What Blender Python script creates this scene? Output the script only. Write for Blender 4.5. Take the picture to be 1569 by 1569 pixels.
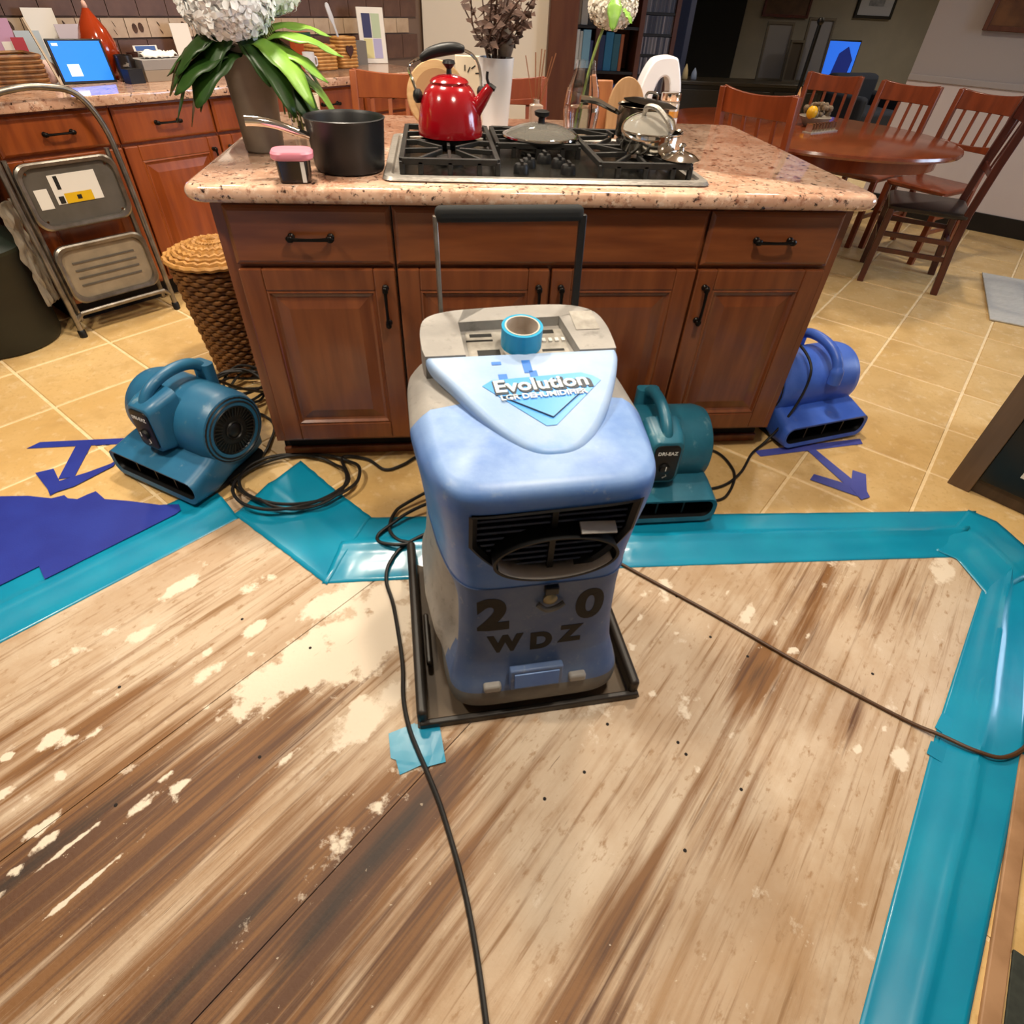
import bpy, bmesh, math, random
from mathutils import Vector, Matrix, noise
from mathutils.bvhtree import BVHTree
random.seed(7)
D = bpy.data; SC = bpy.context.scene; COL = SC.collection
for o in list(D.objects): D.objects.remove(o)
PI = math.pi
def lin(c):
    if isinstance(c, str): c = [int(c[i:i+2], 16) for i in (0, 2, 4)]
    r = [(x/255)/12.92 if x/255 <= .04045 else ((x/255+.055)/1.055)**2.4 for x in c[:3]]
    return (*r, 1)
# ------------------------------------------------------------------ camera
cd = D.cameras.new('camera'); cam = D.objects.new('camera', cd); COL.objects.link(cam); SC.camera = cam
cd.sensor_width = 36; cd.sensor_fit = 'HORIZONTAL'; cd.lens = 36*880.07/1569; cd.clip_start = .02
pitch, yaw, roll = .740871, .141460, .0537595
f0 = Vector((math.sin(yaw), math.cos(yaw), 0)); r0 = Vector((math.cos(yaw), -math.sin(yaw), 0))
fw = math.cos(pitch)*f0 - math.sin(pitch)*Vector((0, 0, 1)); u0 = r0.cross(fw)
rr = math.cos(roll)*r0 + math.sin(roll)*u0; uu = -math.sin(roll)*r0 + math.cos(roll)*u0
M = Matrix((rr, uu, -fw)).transposed().to_4x4(); M.translation = Vector((-.15801, -1.71427, 1.31529)); cam.matrix_world = M
# ------------------------------------------------------------------ world, light, exposure
w = D.worlds.new('world'); SC.world = w; w.use_nodes = True
w.node_tree.nodes['Background'].inputs[0].default_value = (.55, .7, 1, 1); w.node_tree.nodes['Background'].inputs[1].default_value = .5
SC.view_settings.view_transform = 'Standard'; SC.view_settings.look = 'None'; SC.view_settings.gamma = 1
SC.view_settings.use_curve_mapping = False; SC.view_settings.exposure = 0.12
WARM = (1, .885, .72); COOL = (.62, .76, 1)
DOWN = [(-1.55, -.55, 24), (.35, -1.0, 22), (-.55, .55, 26), (.75, .55, 22), (-1.35, 1.85, 20), (2.2, 2.2, 18), (.25, 2.7, 18), (2.6, 4.9, 10), (5.6, 5.2, 32)]   # ceiling downlights x, y, watts; white wall, bookcase and hall ones added as fill
WINDOW_W = 95   # daylight coming in through the window on the right
def area(name, loc, target, size, power, color):
    l = D.lights.new(name, 'AREA'); l.shape = 'RECTANGLE'; l.size, l.size_y = size; l.energy = power; l.color = color
    o = D.objects.new(name, l); COL.objects.link(o); o.location = loc
    o.rotation_euler = (Vector(target)-Vector(loc)).to_track_quat('-Z', 'Y').to_euler(); return o
area('window_daylight', (5.35, -.2, 1.55), (1.5, .3, .4), (1.9, 1.3), WINDOW_W, COOL)
# ------------------------------------------------------------------ helpers
class MB:
    def __init__(s): s.v = []; s.f = []
    def add(s, vs, fs):
        b = len(s.v); s.v += [tuple(v) for v in vs]; s.f += [tuple(b+i for i in f) for f in fs]; return s
    def box(s, c, d, rot=None):
        x, y, z = d[0]/2, d[1]/2, d[2]/2
        vs = [Vector(p) for p in [(-x,-y,-z),(x,-y,-z),(x,y,-z),(-x,y,-z),(-x,-y,z),(x,-y,z),(x,y,z),(-x,y,z)]]
        if rot is not None: vs = [rot @ v for v in vs]
        return s.add([v+Vector(c) for v in vs], [(0,3,2,1),(4,5,6,7),(0,1,5,4),(1,2,6,5),(2,3,7,6),(3,0,4,7)])
    def span(s, a, b): return s.box([(a[i]+b[i])/2 for i in range(3)], [abs(b[i]-a[i]) for i in range(3)])
    def bar(s, a, b, w, h):
        a, b = Vector(a), Vector(b); d = b-a
        return s.box((a+b)/2, (w, h, d.length), d.to_track_quat('Z', 'Y').to_matrix())
    def loft(s, rings, cap=(True, True), closed=True):
        n = len(rings[0]); b = len(s.v); s.v += [tuple(p) for r in rings for p in r]
        for i in range(len(rings)-1):
            for j in range(n if closed else n-1):
                k = (j+1) % n; s.f.append((b+i*n+j, b+i*n+k, b+(i+1)*n+k, b+(i+1)*n+j))
        if cap[0]: s.f.append(tuple(b+j for j in reversed(range(n))))
        if cap[1]: s.f.append(tuple(b+(len(rings)-1)*n+j for j in range(n)))
        return s
    def lathe(s, prof, n=28, c=(0,0,0), axis='z', cap=(True, True)):
        rs = []
        for r, z in prof:
            ring = []
            for j in range(n):
                a = 2*PI*j/n; x, y = r*math.cos(a), r*math.sin(a)
                p = (x, y, z) if axis == 'z' else ((z, x, y) if axis == 'x' else (y, z, x))
                ring.append((p[0]+c[0], p[1]+c[1], p[2]+c[2]))
            rs.append(ring)
        return s.loft(rs, cap)
    def tube(s, pts, r, n=8, smooth=0, closed=False):
        if smooth: pts = crom(pts, smooth, closed)
        pts = [Vector(p) for p in pts]; m = len(pts); rs = []
        rad = r if callable(r) else (lambda t: r); up = None
        for i, p in enumerate(pts):
            t = ((pts[(i+1) % m] if closed else pts[min(i+1, m-1)]) - (pts[i-1] if closed else pts[max(i-1, 0)])).normalized()
            if up is None: up = t.orthogonal().normalized()
            a = (up - t*up.dot(t)); a = a.normalized() if a.length > 1e-6 else t.orthogonal().normalized(); up = a; b = t.cross(a)
            q = rad(i/max(1, m-1)); rs.append([p+q*(math.cos(2*PI*j/n)*a+math.sin(2*PI*j/n)*b) for j in range(n)])
        if closed: rs.append(rs[0]); return s.loft(rs, (False, False))
        return s.loft(rs)
    def prism(s, poly, z0, z1):
        return s.loft([[(p[0], p[1], z0) for p in poly], [(p[0], p[1], z1) for p in poly]])
    def grid(s, fn, nu, nv):
        b = len(s.v); s.v += [tuple(fn(i/nu, j/nv)) for i in range(nu+1) for j in range(nv+1)]
        for i in range(nu):
            for j in range(nv):
                k = b+i*(nv+1)+j; s.f.append((k, k+nv+1, k+nv+2, k+1))
        return s
    def sphere(s, c, r, n=12, sc=(1,1,1)):
        m = max(5, n//2); return s.loft([[(c[0]+sc[0]*r*math.sin(PI*i/m)*math.cos(2*PI*j/n), c[1]+sc[1]*r*math.sin(PI*i/m)*math.sin(2*PI*j/n), c[2]-sc[2]*r*math.cos(PI*i/m)) for j in range(n)] for i in range(1, m)])
    def xf(s, m):
        s.v = [tuple(m @ Vector(v)) for v in s.v]; return s
    def build(s, name, mat, parent=None, smooth=None, bevel=0, solid=0, seg=2):
        me = D.meshes.new(name); me.from_pydata(s.v, [], s.f); 
        bm = bmesh.new(); bm.from_mesh(me); bmesh.ops.recalc_face_normals(bm, faces=bm.faces); bm.to_mesh(me); bm.free()
        return link(name, me, mat, parent, smooth, bevel, solid, seg)
def link(name, me, mat, parent=None, smooth=None, bevel=0, solid=0, seg=2):
    o = D.objects.new(name, me); COL.objects.link(o)
    if mat is not None: me.materials.append(mat)
    if parent is not None: o.parent = parent
    if solid:
        m = o.modifiers.new('solid', 'SOLIDIFY'); m.thickness = solid; m.offset = 0
    if bevel:
        m = o.modifiers.new('bevel', 'BEVEL'); m.width = bevel; m.segments = seg; m.limit_method = 'ANGLE'; m.angle_limit = math.radians(40); m.harden_normals = False
    if smooth is None: smooth = True
    if smooth: me.shade_smooth(); me.set_sharp_from_angle(angle=math.radians(38))
    return o
def crom(pts, k=6, closed=False):
    P = [Vector(p) for p in pts]; n = len(P); out = []
    for i in range(n if closed else n-1):
        a, b, c, d = (P[(i-1) % n], P[i], P[(i+1) % n], P[(i+2) % n]) if closed else (P[max(i-1, 0)], P[i], P[i+1], P[min(i+2, n-1)])
        for j in range(k):
            t = j/k; out.append(.5*((2*b)+(c-a)*t+(2*a-5*b+4*c-d)*t*t+(3*b-a-3*c+d)*t**3))
    if not closed: out.append(P[-1])
    return out
def rrect(w, h, r, n=5, cx=0, cy=0):
    pts = []
    for sx, sy, a0 in ((1, 1, 0), (-1, 1, PI/2), (-1, -1, PI), (1, -1, 1.5*PI)):
        for i in range(n+1):
            a = a0+PI/2*i/n; pts.append((cx+sx*(w/2-r)+r*math.cos(a), cy+sy*(h/2-r)+r*math.sin(a)))
    return pts
def tag(o, label=None, cat=None, group=None, kind=None):
    if label: o['label'] = label
    if cat: o['category'] = cat
    if group: o['group'] = group
    if kind: o['kind'] = kind
    return o
def thing(name, label, cat, loc=(0,0,0), rz=0, group=None, rot=None):
    o = D.objects.new(name, None); COL.objects.link(o); o.empty_display_size = .05; o.location = loc
    o.rotation_euler = rot if rot else (0, 0, rz); return tag(o, label, cat, group)
def dup(root, loc, rz, label, group=None):
    def cp(o, par):
        c = o.copy(); COL.objects.link(c); c.parent = par
        for ch in list(o.children): cp(ch, c)
        return c
    r = cp(root, None); r.location = loc; r.rotation_euler = (0, 0, rz); r['label'] = label
    if group: r['group'] = group
    return r
def struct(o): o['kind'] = 'structure'; return o
def K(s, t, z=0): c = .70710678; return (c*(s-t), c*(s+t), z)      # left counter frame: s along it, t into the wall
def text_mesh(body, size, depth=.0006, bold=0, shear=0, space=1, res=3):
    cu = D.curves.new('lettering', 'FONT'); cu.body = body; cu.size = size; cu.extrude = depth; cu.offset = bold; cu.shear = shear
    cu.space_character = space; cu.align_x = 'CENTER'; cu.align_y = 'CENTER'; cu.resolution_u = res
    t = D.objects.new('lettering', cu); COL.objects.link(t); bpy.context.view_layer.update()
    me = D.meshes.new_from_object(t.evaluated_get(bpy.context.evaluated_depsgraph_get())); D.objects.remove(t); me.materials.clear(); return me
# ------------------------------------------------------------------ materials
def mat(name, col, rough=.5, metal=0, col2=None, scale=8, detail=5, stretch=(1,1,1), rot=(0,0,0), lo=.35, hi=.65, bump=0, bscale=None, coat=0, trans=0, ior=1.45, emit=0, rand=0, distort=0, alpha=1, spec=.5):
    m = D.materials.new(name); m.use_nodes = True; nt = m.node_tree; N = nt.nodes; L = nt.links; b = N['Principled BSDF']
    b.inputs['Roughness'].default_value = rough; b.inputs['Metallic'].default_value = metal; b.inputs['Base Color'].default_value = lin(col)
    b.inputs['Coat Weight'].default_value = coat; b.inputs['Coat Roughness'].default_value = .12; b.inputs['Transmission Weight'].default_value = trans; b.inputs['IOR'].default_value = ior
    b.inputs['Specular IOR Level'].default_value = spec
    if alpha < 1: b.inputs['Alpha'].default_value = alpha
    if emit: b.inputs['Emission Color'].default_value = lin(col); b.inputs['Emission Strength'].default_value = emit
    if col2 or bump or rand:
        tc = N.new('ShaderNodeTexCoord'); mp = N.new('ShaderNodeMapping'); L.new(tc.outputs['Object'], mp.inputs[0]); mp.inputs['Scale'].default_value = stretch; mp.inputs['Rotation'].default_value = rot
        nz = N.new('ShaderNodeTexNoise'); nz.inputs['Scale'].default_value = scale; nz.inputs['Detail'].default_value = detail; nz.inputs['Distortion'].default_value = distort; L.new(mp.outputs[0], nz.inputs[0])
        src = None
        if col2:
            r = N.new('ShaderNodeValToRGB'); r.color_ramp.elements[0].position = lo; r.color_ramp.elements[1].position = hi
            r.color_ramp.elements[0].color = lin(col); r.color_ramp.elements[1].color = lin(col2); L.new(nz.outputs[0], r.inputs[0]); src = r.outputs[0]
        if rand:
            oi = N.new('ShaderNodeObjectInfo'); mr = N.new('ShaderNodeMapRange'); mr.inputs[3].default_value = 1-rand; mr.inputs[4].default_value = 1+rand; L.new(oi.outputs['Random'], mr.inputs[0])
            h = N.new('ShaderNodeHueSaturation'); L.new(mr.outputs[0], h.inputs['Value']); h.inputs['Color'].default_value = lin(col)
            if src: L.new(src, h.inputs['Color'])
            src = h.outputs[0]
        if src: L.new(src, b.inputs['Base Color'])
        if bump:
            bp = N.new('ShaderNodeBump'); bp.inputs['Strength'].default_value = bump; bp.inputs['Distance'].default_value = .004; h = nz.outputs[0]
            if bscale:
                n2 = N.new('ShaderNodeTexNoise'); n2.inputs['Scale'].default_value = bscale; n2.inputs['Detail'].default_value = 4; L.new(mp.outputs[0], n2.inputs[0]); h = n2.outputs[0]
            L.new(h, bp.inputs['Height']); L.new(bp.outputs[0], b.inputs['Normal'])
    return m
def mix_layers(name, base, layers, rough=.5, bump=0, bscale=40, coat=0):
    """base colour, then layers (colour, noise scale, lo, hi, stretch, rot, attribute or None)"""
    m = D.materials.new(name); m.use_nodes = True; nt = m.node_tree; N = nt.nodes; L = nt.links; b = N['Principled BSDF']; b.inputs['Roughness'].default_value = rough
    b.inputs['Coat Weight'].default_value = coat; b.inputs['Coat Roughness'].default_value = .08
    tc = N.new('ShaderNodeTexCoord'); cur = None
    for col, sc, lo, hi, st, rt, at in layers:
        m0 = N.new('ShaderNodeMapping'); m0.inputs['Rotation'].default_value = rt; L.new(tc.outputs['Object'], m0.inputs[0]); m0.label = 'first'
        mp = N.new('ShaderNodeMapping'); mp.inputs['Scale'].default_value = st; mp.inputs['Location'].default_value = (sc*.13, sc*.7, 0); L.new(m0.outputs[0], mp.inputs[0])
        nz = N.new('ShaderNodeTexNoise'); nz.inputs['Scale'].default_value = sc; nz.inputs['Detail'].default_value = 7; nz.inputs['Roughness'].default_value = .62; L.new(mp.outputs[0], nz.inputs[0])
        mr = N.new('ShaderNodeMapRange'); mr.inputs[1].default_value = lo; mr.inputs[2].default_value = hi; val = nz.outputs[0]
        if at == 'DUST':
            ge = N.new('ShaderNodeNewGeometry'); sx = N.new('ShaderNodeSeparateXYZ'); L.new(ge.outputs['Normal'], sx.inputs[0]); mm_ = N.new('ShaderNodeMath'); mm_.operation = 'MULTIPLY'; L.new(sx.outputs['Z'], mm_.inputs[0])
            m2 = N.new('ShaderNodeMapRange'); m2.inputs[1].default_value = .3; m2.inputs[2].default_value = .65; m2.inputs[3].default_value = .35; m2.inputs[4].default_value = .85; L.new(nz.outputs[0], m2.inputs[0]); L.new(m2.outputs[0], mm_.inputs[1]); val = mm_.outputs[0]
        elif at:
            a = N.new('ShaderNodeAttribute'); a.attribute_name = at; ad = N.new('ShaderNodeMath'); ad.operation = 'MULTIPLY_ADD'; ad.inputs[1].default_value = 1.0
            L.new(a.outputs['Fac'], ad.inputs[0]); sb = N.new('ShaderNodeMath'); sb.operation = 'SUBTRACT'; L.new(nz.outputs[0], sb.inputs[0]); sb.inputs[1].default_value = .5; gn = N.new('ShaderNodeMath'); gn.operation = 'MULTIPLY'; gn.inputs[1].default_value = 2.2 if at == 'stain' else 1.3; L.new(sb.outputs[0], gn.inputs[0]); L.new(gn.outputs[0], ad.inputs[2]); val = ad.outputs[0]
        L.new(val, mr.inputs[0]); mx = N.new('ShaderNodeMix'); mx.data_type = 'RGBA'; L.new(mr.outputs[0], mx.inputs[0])
        mx.inputs[7].default_value = lin(col)
        if cur: L.new(cur, mx.inputs[6])
        else: mx.inputs[6].default_value = lin(base)
        cur = mx.outputs[2]
    L.new(cur, b.inputs['Base Color'])
    if bump:
        nz = N.new('ShaderNodeTexNoise'); nz.inputs['Scale'].default_value = bscale; nz.inputs['Detail'].default_value = 5; L.new(tc.outputs['Object'], nz.inputs[0])
        bp = N.new('ShaderNodeBump'); bp.inputs['Strength'].default_value = bump; bp.inputs['Distance'].default_value = .003; L.new(nz.outputs[0], bp.inputs['Height']); L.new(bp.outputs[0], b.inputs['Normal'])
    return m
O3 = (1, 1, 1); Z3 = (0, 0, 0)
m_cab = mat('cherry_wood', '66341b', .32, col2='7a4323', scale=5, stretch=(6, 6, .7), coat=.35, bump=.02)
m_cabH = mat('cherry_wood_flat_grain', '67351b', .32, col2='7e4624', scale=5, stretch=(.7, 6, 6), coat=.35, bump=.02)
m_cabL = mat('orange_cherry_wood', '7f3a15', .35, col2='964a1c', scale=5, stretch=(6, 6, .7), coat=.3)
m_dark = mat('dark_gap', '140c08', .8)
m_bronze = mat('oil_bronze', '16120f', .35, metal=.7)
m_gran = mix_layers('granite', 'c39a80', [('d6b198', 9, .42, .6, O3, Z3, None), ('94644f', 34, .55, .66, (1, .6, 1), (0, 0, .5), None), ('e2c8b3', 55, .55, .68, O3, Z3, None), ('a8765c', 3, .56, .8, O3, Z3, None), ('33231f', 58, .575, .65, (1, .7, 1), Z3, None)], .12, coat=.5)
m_tile = mix_layers('travertine_tile', 'c9a468', [('d4b37c', 2.2, .35, .65, O3, Z3, None), ('b8935a', 6, .5, .75, O3, Z3, None), ('dbc196', 22, .55, .75, O3, Z3, None), ('c19c63', 60, .55, .7, O3, Z3, None)], .42, bump=.12, bscale=60)
m_grout = mat('sand_grout', 'dcc090', .8, col2='e6cfa6', scale=30)
m_teal = mat('teal_plastic_tape', '0a7fa2', .3, col2='0d8aab', scale=6, coat=.22)
m_indigo = mat('blue_masking_tape', '1b2a86', .55, col2='203291', scale=9, bump=.08, bscale=220)
m_indigoR = mat('violet_blue_masking_tape', '41489a', .55, col2='4a52a4', scale=9, bump=.08, bscale=220)
m_blue = mix_layers('dusty_blue_plastic', '2a5fae', [('4f78b2', 7, .42, .75, O3, Z3, None), ('3a73c4', 3, .5, .7, O3, Z3, None), ('8b9bb3', 26, .60, .8, O3, Z3, None), ('8fabd2', 9, 0, 1, O3, Z3, 'DUST')], .42, bump=.05, bscale=160)
m_lid = mix_layers('dusty_light_blue_plastic', '86a4cc', [('9fb2cc', 5, .42, .7, O3, Z3, None), ('6a94cc', 4, .58, .72, O3, Z3, None)], .45, bump=.05, bscale=160)
m_lblue = mix_layers('grimy_blue_plastic', '3d5580', [('5a6b88', 6, .4, .7, O3, Z3, None), ('7f8793', 30, .6, .8, O3, Z3, None)], .5, bump=.05, bscale=160)
m_grayp = mix_layers('dusty_grey_plastic', '86827d', [('9c9790', 7, .4, .7, O3, Z3, None), ('6f6b66', 30, .58, .75, O3, Z3, None)], .55, bump=.06, bscale=160)
m_baseg = mix_layers('worn_dark_grey_plastic', '4f4e4b', [('706d67', 6, .45, .75, O3, Z3, None)], .55)
m_black = mat('black_plastic', '0b0b0c', .45)
m_blackm = mat('black_rubber_foam', '101110', .8, bump=.1, scale=200)
m_tray = mat('dark_tray_metal', '1a1612', .45, col2='2b231c', scale=8)
m_well = mat('tray_floor_dull_metal', '4a3c2c', .6, col2='5a4a37', scale=6)
m_fanL = mix_layers('teal_blue_fan_plastic', '1f5c80', [('2c6a8c', 6, .4, .7, O3, Z3, None), ('7f97a0', 20, .64, .8, O3, Z3, None)], .38, bump=.04, bscale=160)
m_fanC = mix_layers('deep_teal_fan_plastic', '17586f', [('24697f', 6, .4, .7, O3, Z3, None), ('6f929b', 20, .62, .8, O3, Z3, None)], .38, bump=.04, bscale=160)
m_fanR = mix_layers('periwinkle_fan_plastic', '2f57b8', [('4a6fcc', 5, .4, .7, O3, Z3, None), ('6d6f9a', 22, .66, .8, O3, Z3, None)], .4, bump=.04, bscale=160)
m_cord = mat('black_cord', '14110f', .5)
m_cordb = mat('brown_cord', '4a2f17', .5)
m_steel = mat('brushed_steel', 'c9c4bc', .42, metal=.8, col2='8f8a82', scale=60, stretch=(1, 20, 1))
m_alu = mat('worn_aluminium', '9b958c', .35, metal=.9, col2='7b756c', scale=20)
m_chrome = mat('polished_steel', 'd8d2c8', .1, metal=1)
m_iron = mat('cast_iron', '12110f', .5, col2='1d1b18', scale=60)
m_red = mat('red_enamel', '8c0612', .16, coat=.8)
m_white = mat('white_ceramic', 'c9ccd2', .35)
m_paper = mat('white_paper', 'd9d4cc', .7)
m_wallw = mat('white_wall_paint', 'cfc6b8', .7)
m_wallg = mat('grey_green_wall_paint', '7d7a72', .8, col2='74716a', scale=3)
m_walll = mat('pale_wall_paint', 'a39a95', .8)
m_brownt = mat('brown_backsplash_tile', '4e352b', .45, col2='5f4436', scale=12)
m_vase = mat('stone_grey_vase', '857a6d', .6, col2='776c60', scale=14)
m_leafd = mat('dark_green_leaf', '1d3a12', .4, col2='2b4c18', scale=12)
m_leafl = mat('bright_green_leaf', '5f8a2c', .4, col2='7ba33c', scale=12)
m_petal = mat('white_petal', 'f4f5f4', .9, spec=.15)
m_petal2 = mat('cream_petal', 'e6dfcf', .9, spec=.15)
m_glass = mat('clear_glass', 'ffffff', .03, trans=1, ior=1.45)
m_dried = mat('dried_brown_leaf', '33211a', .8, col2='543a2d', scale=20)
m_chair = mat('red_brown_chair_wood', '6a2c12', .35, col2='81391a', scale=5, stretch=(5, 5, .8), coat=.3)
m_chaird = mat('dark_mahogany_chair_wood', '3f1a12', .35, col2='512218', scale=5, stretch=(5, 5, .8), coat=.3)
m_table = mat('glossy_table_wood', '6b2f16', .18, col2='7c3a1d', scale=4, stretch=(6, 1, 1), coat=.5)
m_seatd = mat('dark_leather_seat', '241f1b', .3, col2='2e2722', scale=10)
m_wick = mat('dark_wicker', '5f3a1b', .6, col2='8a5c2c', scale=30)
m_wickl = mat('golden_wicker', '9a6b31', .6, col2='b78545', scale=30)
m_overlay = mat('pale_overlay', 'b9b5ac', .9, col2='a9a59b', scale=30, stretch=(1, 8, 1))
m_yellow = mat('yellow_label', 'd3a80c', .5)
m_pink = mat('pink_plastic', 'd07f8f', .4)
m_ink = mat('black_ink', '15130f', .7)
m_sten = mat('faded_black_stencil_paint', '211d15', .75)
# ================================================================== THE SETTING
HOLE = [(-2.25,-1.38),(-.855,-.11),(-.485,-.44),(1.57,-.49),(1.56,-.70),(.6,-1.66),(-.1,-2.33),(-.1,-2.9),(-2.25,-2.9)]
def inside(x, y, P=HOLE):
    c = False; j = len(P)-1
    for i in range(len(P)):
        (xi, yi), (xj, yj) = P[i], P[j]
        if (yi > y) != (yj > y) and x < (xj-xi)*(y-yi)/(yj-yi)+xi: c = not c
        j = i
    return c
def cut_hole(bm):
    for i in range(6):
        a, b = HOLE[i], HOLE[i+1]; n = Vector((b[1]-a[1], a[0]-b[0], 0))
        bmesh.ops.bisect_plane(bm, geom=bm.verts[:]+bm.edges[:]+bm.faces[:], plane_co=(*a, 0), plane_no=n)
    bad = [f for f in bm.faces if inside(*f.calc_center_median()[:2])]
    bmesh.ops.delete(bm, geom=bad, context='FACES')
bm = bmesh.new()
vs = [bm.verts.new(p) for p in [(-5.2,-3.2,-.003),(7.5,-3.2,-.003),(7.5,8,-.003),(-5.2,8,-.003)]]; bm.faces.new(vs); cut_hole(bm)
bmesh.ops.recalc_face_normals(bm, faces=bm.faces)
ex = bmesh.ops.extrude_face_region(bm, geom=bm.faces[:]); bmesh.ops.translate(bm, verts=[g for g in ex['geom'] if isinstance(g, bmesh.types.BMVert)], vec=(0, 0, -.008)); bmesh.ops.recalc_face_normals(bm, faces=bm.faces)
me = D.meshes.new('floor'); bm.to_mesh(me); bm.free()
floor = struct(link('floor', me, m_grout, smooth=False))
# tiles: laid on the diagonal of the island
PU, PV = .3946, .4037; U0, V0 = 2.625/2**.5, 1.835/2**.5; c45 = 2**-.5
def seen(x, y, mg=320):
    d = Vector((x, y, 0))-cam.location; z = d.dot(fw)
    if z < .15: return False
    return abs(880*d.dot(rr)/z) < 784+mg and abs(880*d.dot(uu)/z) < 784+mg
full = {}
for i in range(-14, 14):
    for j in range(-16, 14):
        u = U0+(i+.5)*PU; v = V0+(j+.5)*PV; cx, cy = c45*(u+v), c45*(u-v)
        if not (-3.3 < cx < 5.6 and -2.4 < cy < 5.0) or not seen(cx, cy): continue
        if cy > cx+3.09+.55 or cx+cy > 7.3: continue
        hu, hv = (PU-.011)/2, (PV-.011)/2
        cs = [(c45*(a*hu+b*hv), c45*(a*hu-b*hv)) for a, b in ((-1,-1),(1,-1),(1,1),(-1,1))]
        cor = [inside(cx+p[0]*t, cy+p[1]*t) for p in cs for t in (1, .5)]
        mids = [inside(cx+(cs[k][0]*(1-t)+cs[(k+1)%4][0]*t), cy+(cs[k][1]*(1-t)+cs[(k+1)%4][1]*t)) for k in range(4) for t in (.25, .5, .75)]
        if all(cor) and all(mids): continue
        part = any(cor) or any(mids)
        if not part and 'm' in full: me = full['m']
        else:
            bm = bmesh.new(); off = Vector((cx, cy, 0)) if part else Vector((0, 0, 0))
            bm.faces.new([bm.verts.new((p[0]+off.x, p[1]+off.y, 0)) for p in cs])
            if part: cut_hole(bm); bmesh.ops.translate(bm, verts=bm.verts[:], vec=-off)
            if not bm.faces: bm.free(); continue
            bmesh.ops.recalc_face_normals(bm, faces=bm.faces)
            for f in bm.faces:
                if f.normal.z < 0: f.normal_flip()
            ex = bmesh.ops.extrude_face_region(bm, geom=bm.faces[:]); bmesh.ops.translate(bm, verts=[g for g in ex['geom'] if isinstance(g, bmesh.types.BMVert)], vec=(0, 0, -.008))
            bmesh.ops.recalc_face_normals(bm, faces=bm.faces)
            me = D.meshes.new('tile'); bm.to_mesh(me); bm.free(); me.materials.append(m_tile)
            if not part: full['m'] = me
        o = D.objects.new('tile', me); COL.objects.link(o); o.parent = floor; o.location = (cx, cy, 0)
        if not part:
            mo = o.modifiers.new('bevel', 'BEVEL'); mo.width = .003; mo.segments = 1
# give every tile its own patch of stone
nt = m_tile.node_tree; tcn = [n for n in nt.nodes if n.type == 'TEX_COORD'][0]; oi = nt.nodes.new('ShaderNodeObjectInfo')
va = nt.nodes.new('ShaderNodeVectorMath'); va.operation = 'MULTIPLY_ADD'; va.inputs[1].default_value = (37, 23, 11)
nt.links.new(oi.outputs['Random'], va.inputs[0]); nt.links.new(tcn.outputs['Object'], va.inputs[2])
for n in nt.nodes:
    if n.type == 'MAPPING' and n.label == 'first': nt.links.new(va.outputs[0], n.inputs[0])
# plywood subfloor, sheets along the diagonal, water stains and thinset left on it
DARK = [(-1.043,-.987,.22,.05,.6),(-1.05,-1.32,.42,.13,.9),(-.753,-1.20,.36,.10,.85),(-.62,-1.46,.35,.13,.8),(-.365,-1.284,.2,.07,.9),(-.24,-1.2,.16,.06,.95),(-.45,-1.42,.22,.10,.8),(-.5,-1.53,.2,.08,.8),(-.303,-1.46,.2,.09,.55),(.11,-1.5,.2,.06,.7),(.02,-1.6,.2,.07,.7),(.64,-.955,.13,.05,.75),(.82,-.83,.16,.05,.45),(.95,-.66,.2,.06,.5),(.82,-1.1,.1,.02,.65),(1.05,-.75,.12,.06,.45),(.39,-1.27,.16,.05,.4),(1.2,-.75,.12,.05,.35),(-.2,-1.34,.12,.06,.4),(-1.3,-1.1,.3,.08,.6),(.25,-1.36,.2,.07,.3),(-.30,-1.27,.25,.045,1.0),(-.42,-1.38,.2,.05,.95),(-.25,-1.40,.2,.05,.6)]
WHITE = [(-.584,-.832,.17,.07,.8),(-.40,-.76,.16,.10,.85),(-.40,-1.0,.09,.045,.8),(-.5,-.62,.11,.06,.7),(-.96,-.552,.07,.03,.65),(-.36,-.62,.12,.06,.7),(-.80,-.84,.06,.025,.55),(.46,-.65,.14,.05,.4),(.888,-1.202,.035,.025,.8),(.41,-1.026,.05,.03,.6),(-.383,-1.24,.28,.05,.35),(1.40,-.64,.1,.04,.55),(-1.10,-.985,.03,.015,.8),(-1.03,-1.18,.04,.012,.8),(-.96,-1.22,.06,.006,.8),(-.9,-1.3,.08,.005,.8),(-.32,-.93,.06,.03,.7),(-.75,-.55,.08,.03,.5),(-1.15,-.75,.1,.03,.45),(-.7,-.7,.04,.02,.7),(1.05,-.62,.1,.05,.35),(-1.0,-.70,.05,.02,.6),(.7,-.75,.05,.02,.6),(.2,-1.0,.2,.08,.3)]
rw = random.Random(21)
WHITE += [(rw.uniform(-1.2, -.35), 0, rw.uniform(.012, .04), rw.uniform(.006, .016), rw.uniform(.5, .8)) for _ in range(26)]
WHITE = [(x, (y if y else -.62+.45*(x+.5 if x < -.5 else 0)-rw.uniform(0, .45)), a, b, s) for x, y, a, b, s in WHITE]
WHITE += [(rw.uniform(.3, 1.2), rw.uniform(-1.2, -.65), rw.uniform(.008, .02), rw.uniform(.006, .012), rw.uniform(.5, .75)) for _ in range(16)]
def blobs(x, y, L, k):
    t = 0
    for bx, by, a, b, s in L:
        u = c45*((x-bx)+(y-by)); v = c45*((x-bx)-(y-by)); q = ((u/a)**2+(v/b)**2)*k
        if q < 4: t = max(t, s*math.exp(-q*.8))
    return t
G4 = (0, 0, -PI/4)
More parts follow.
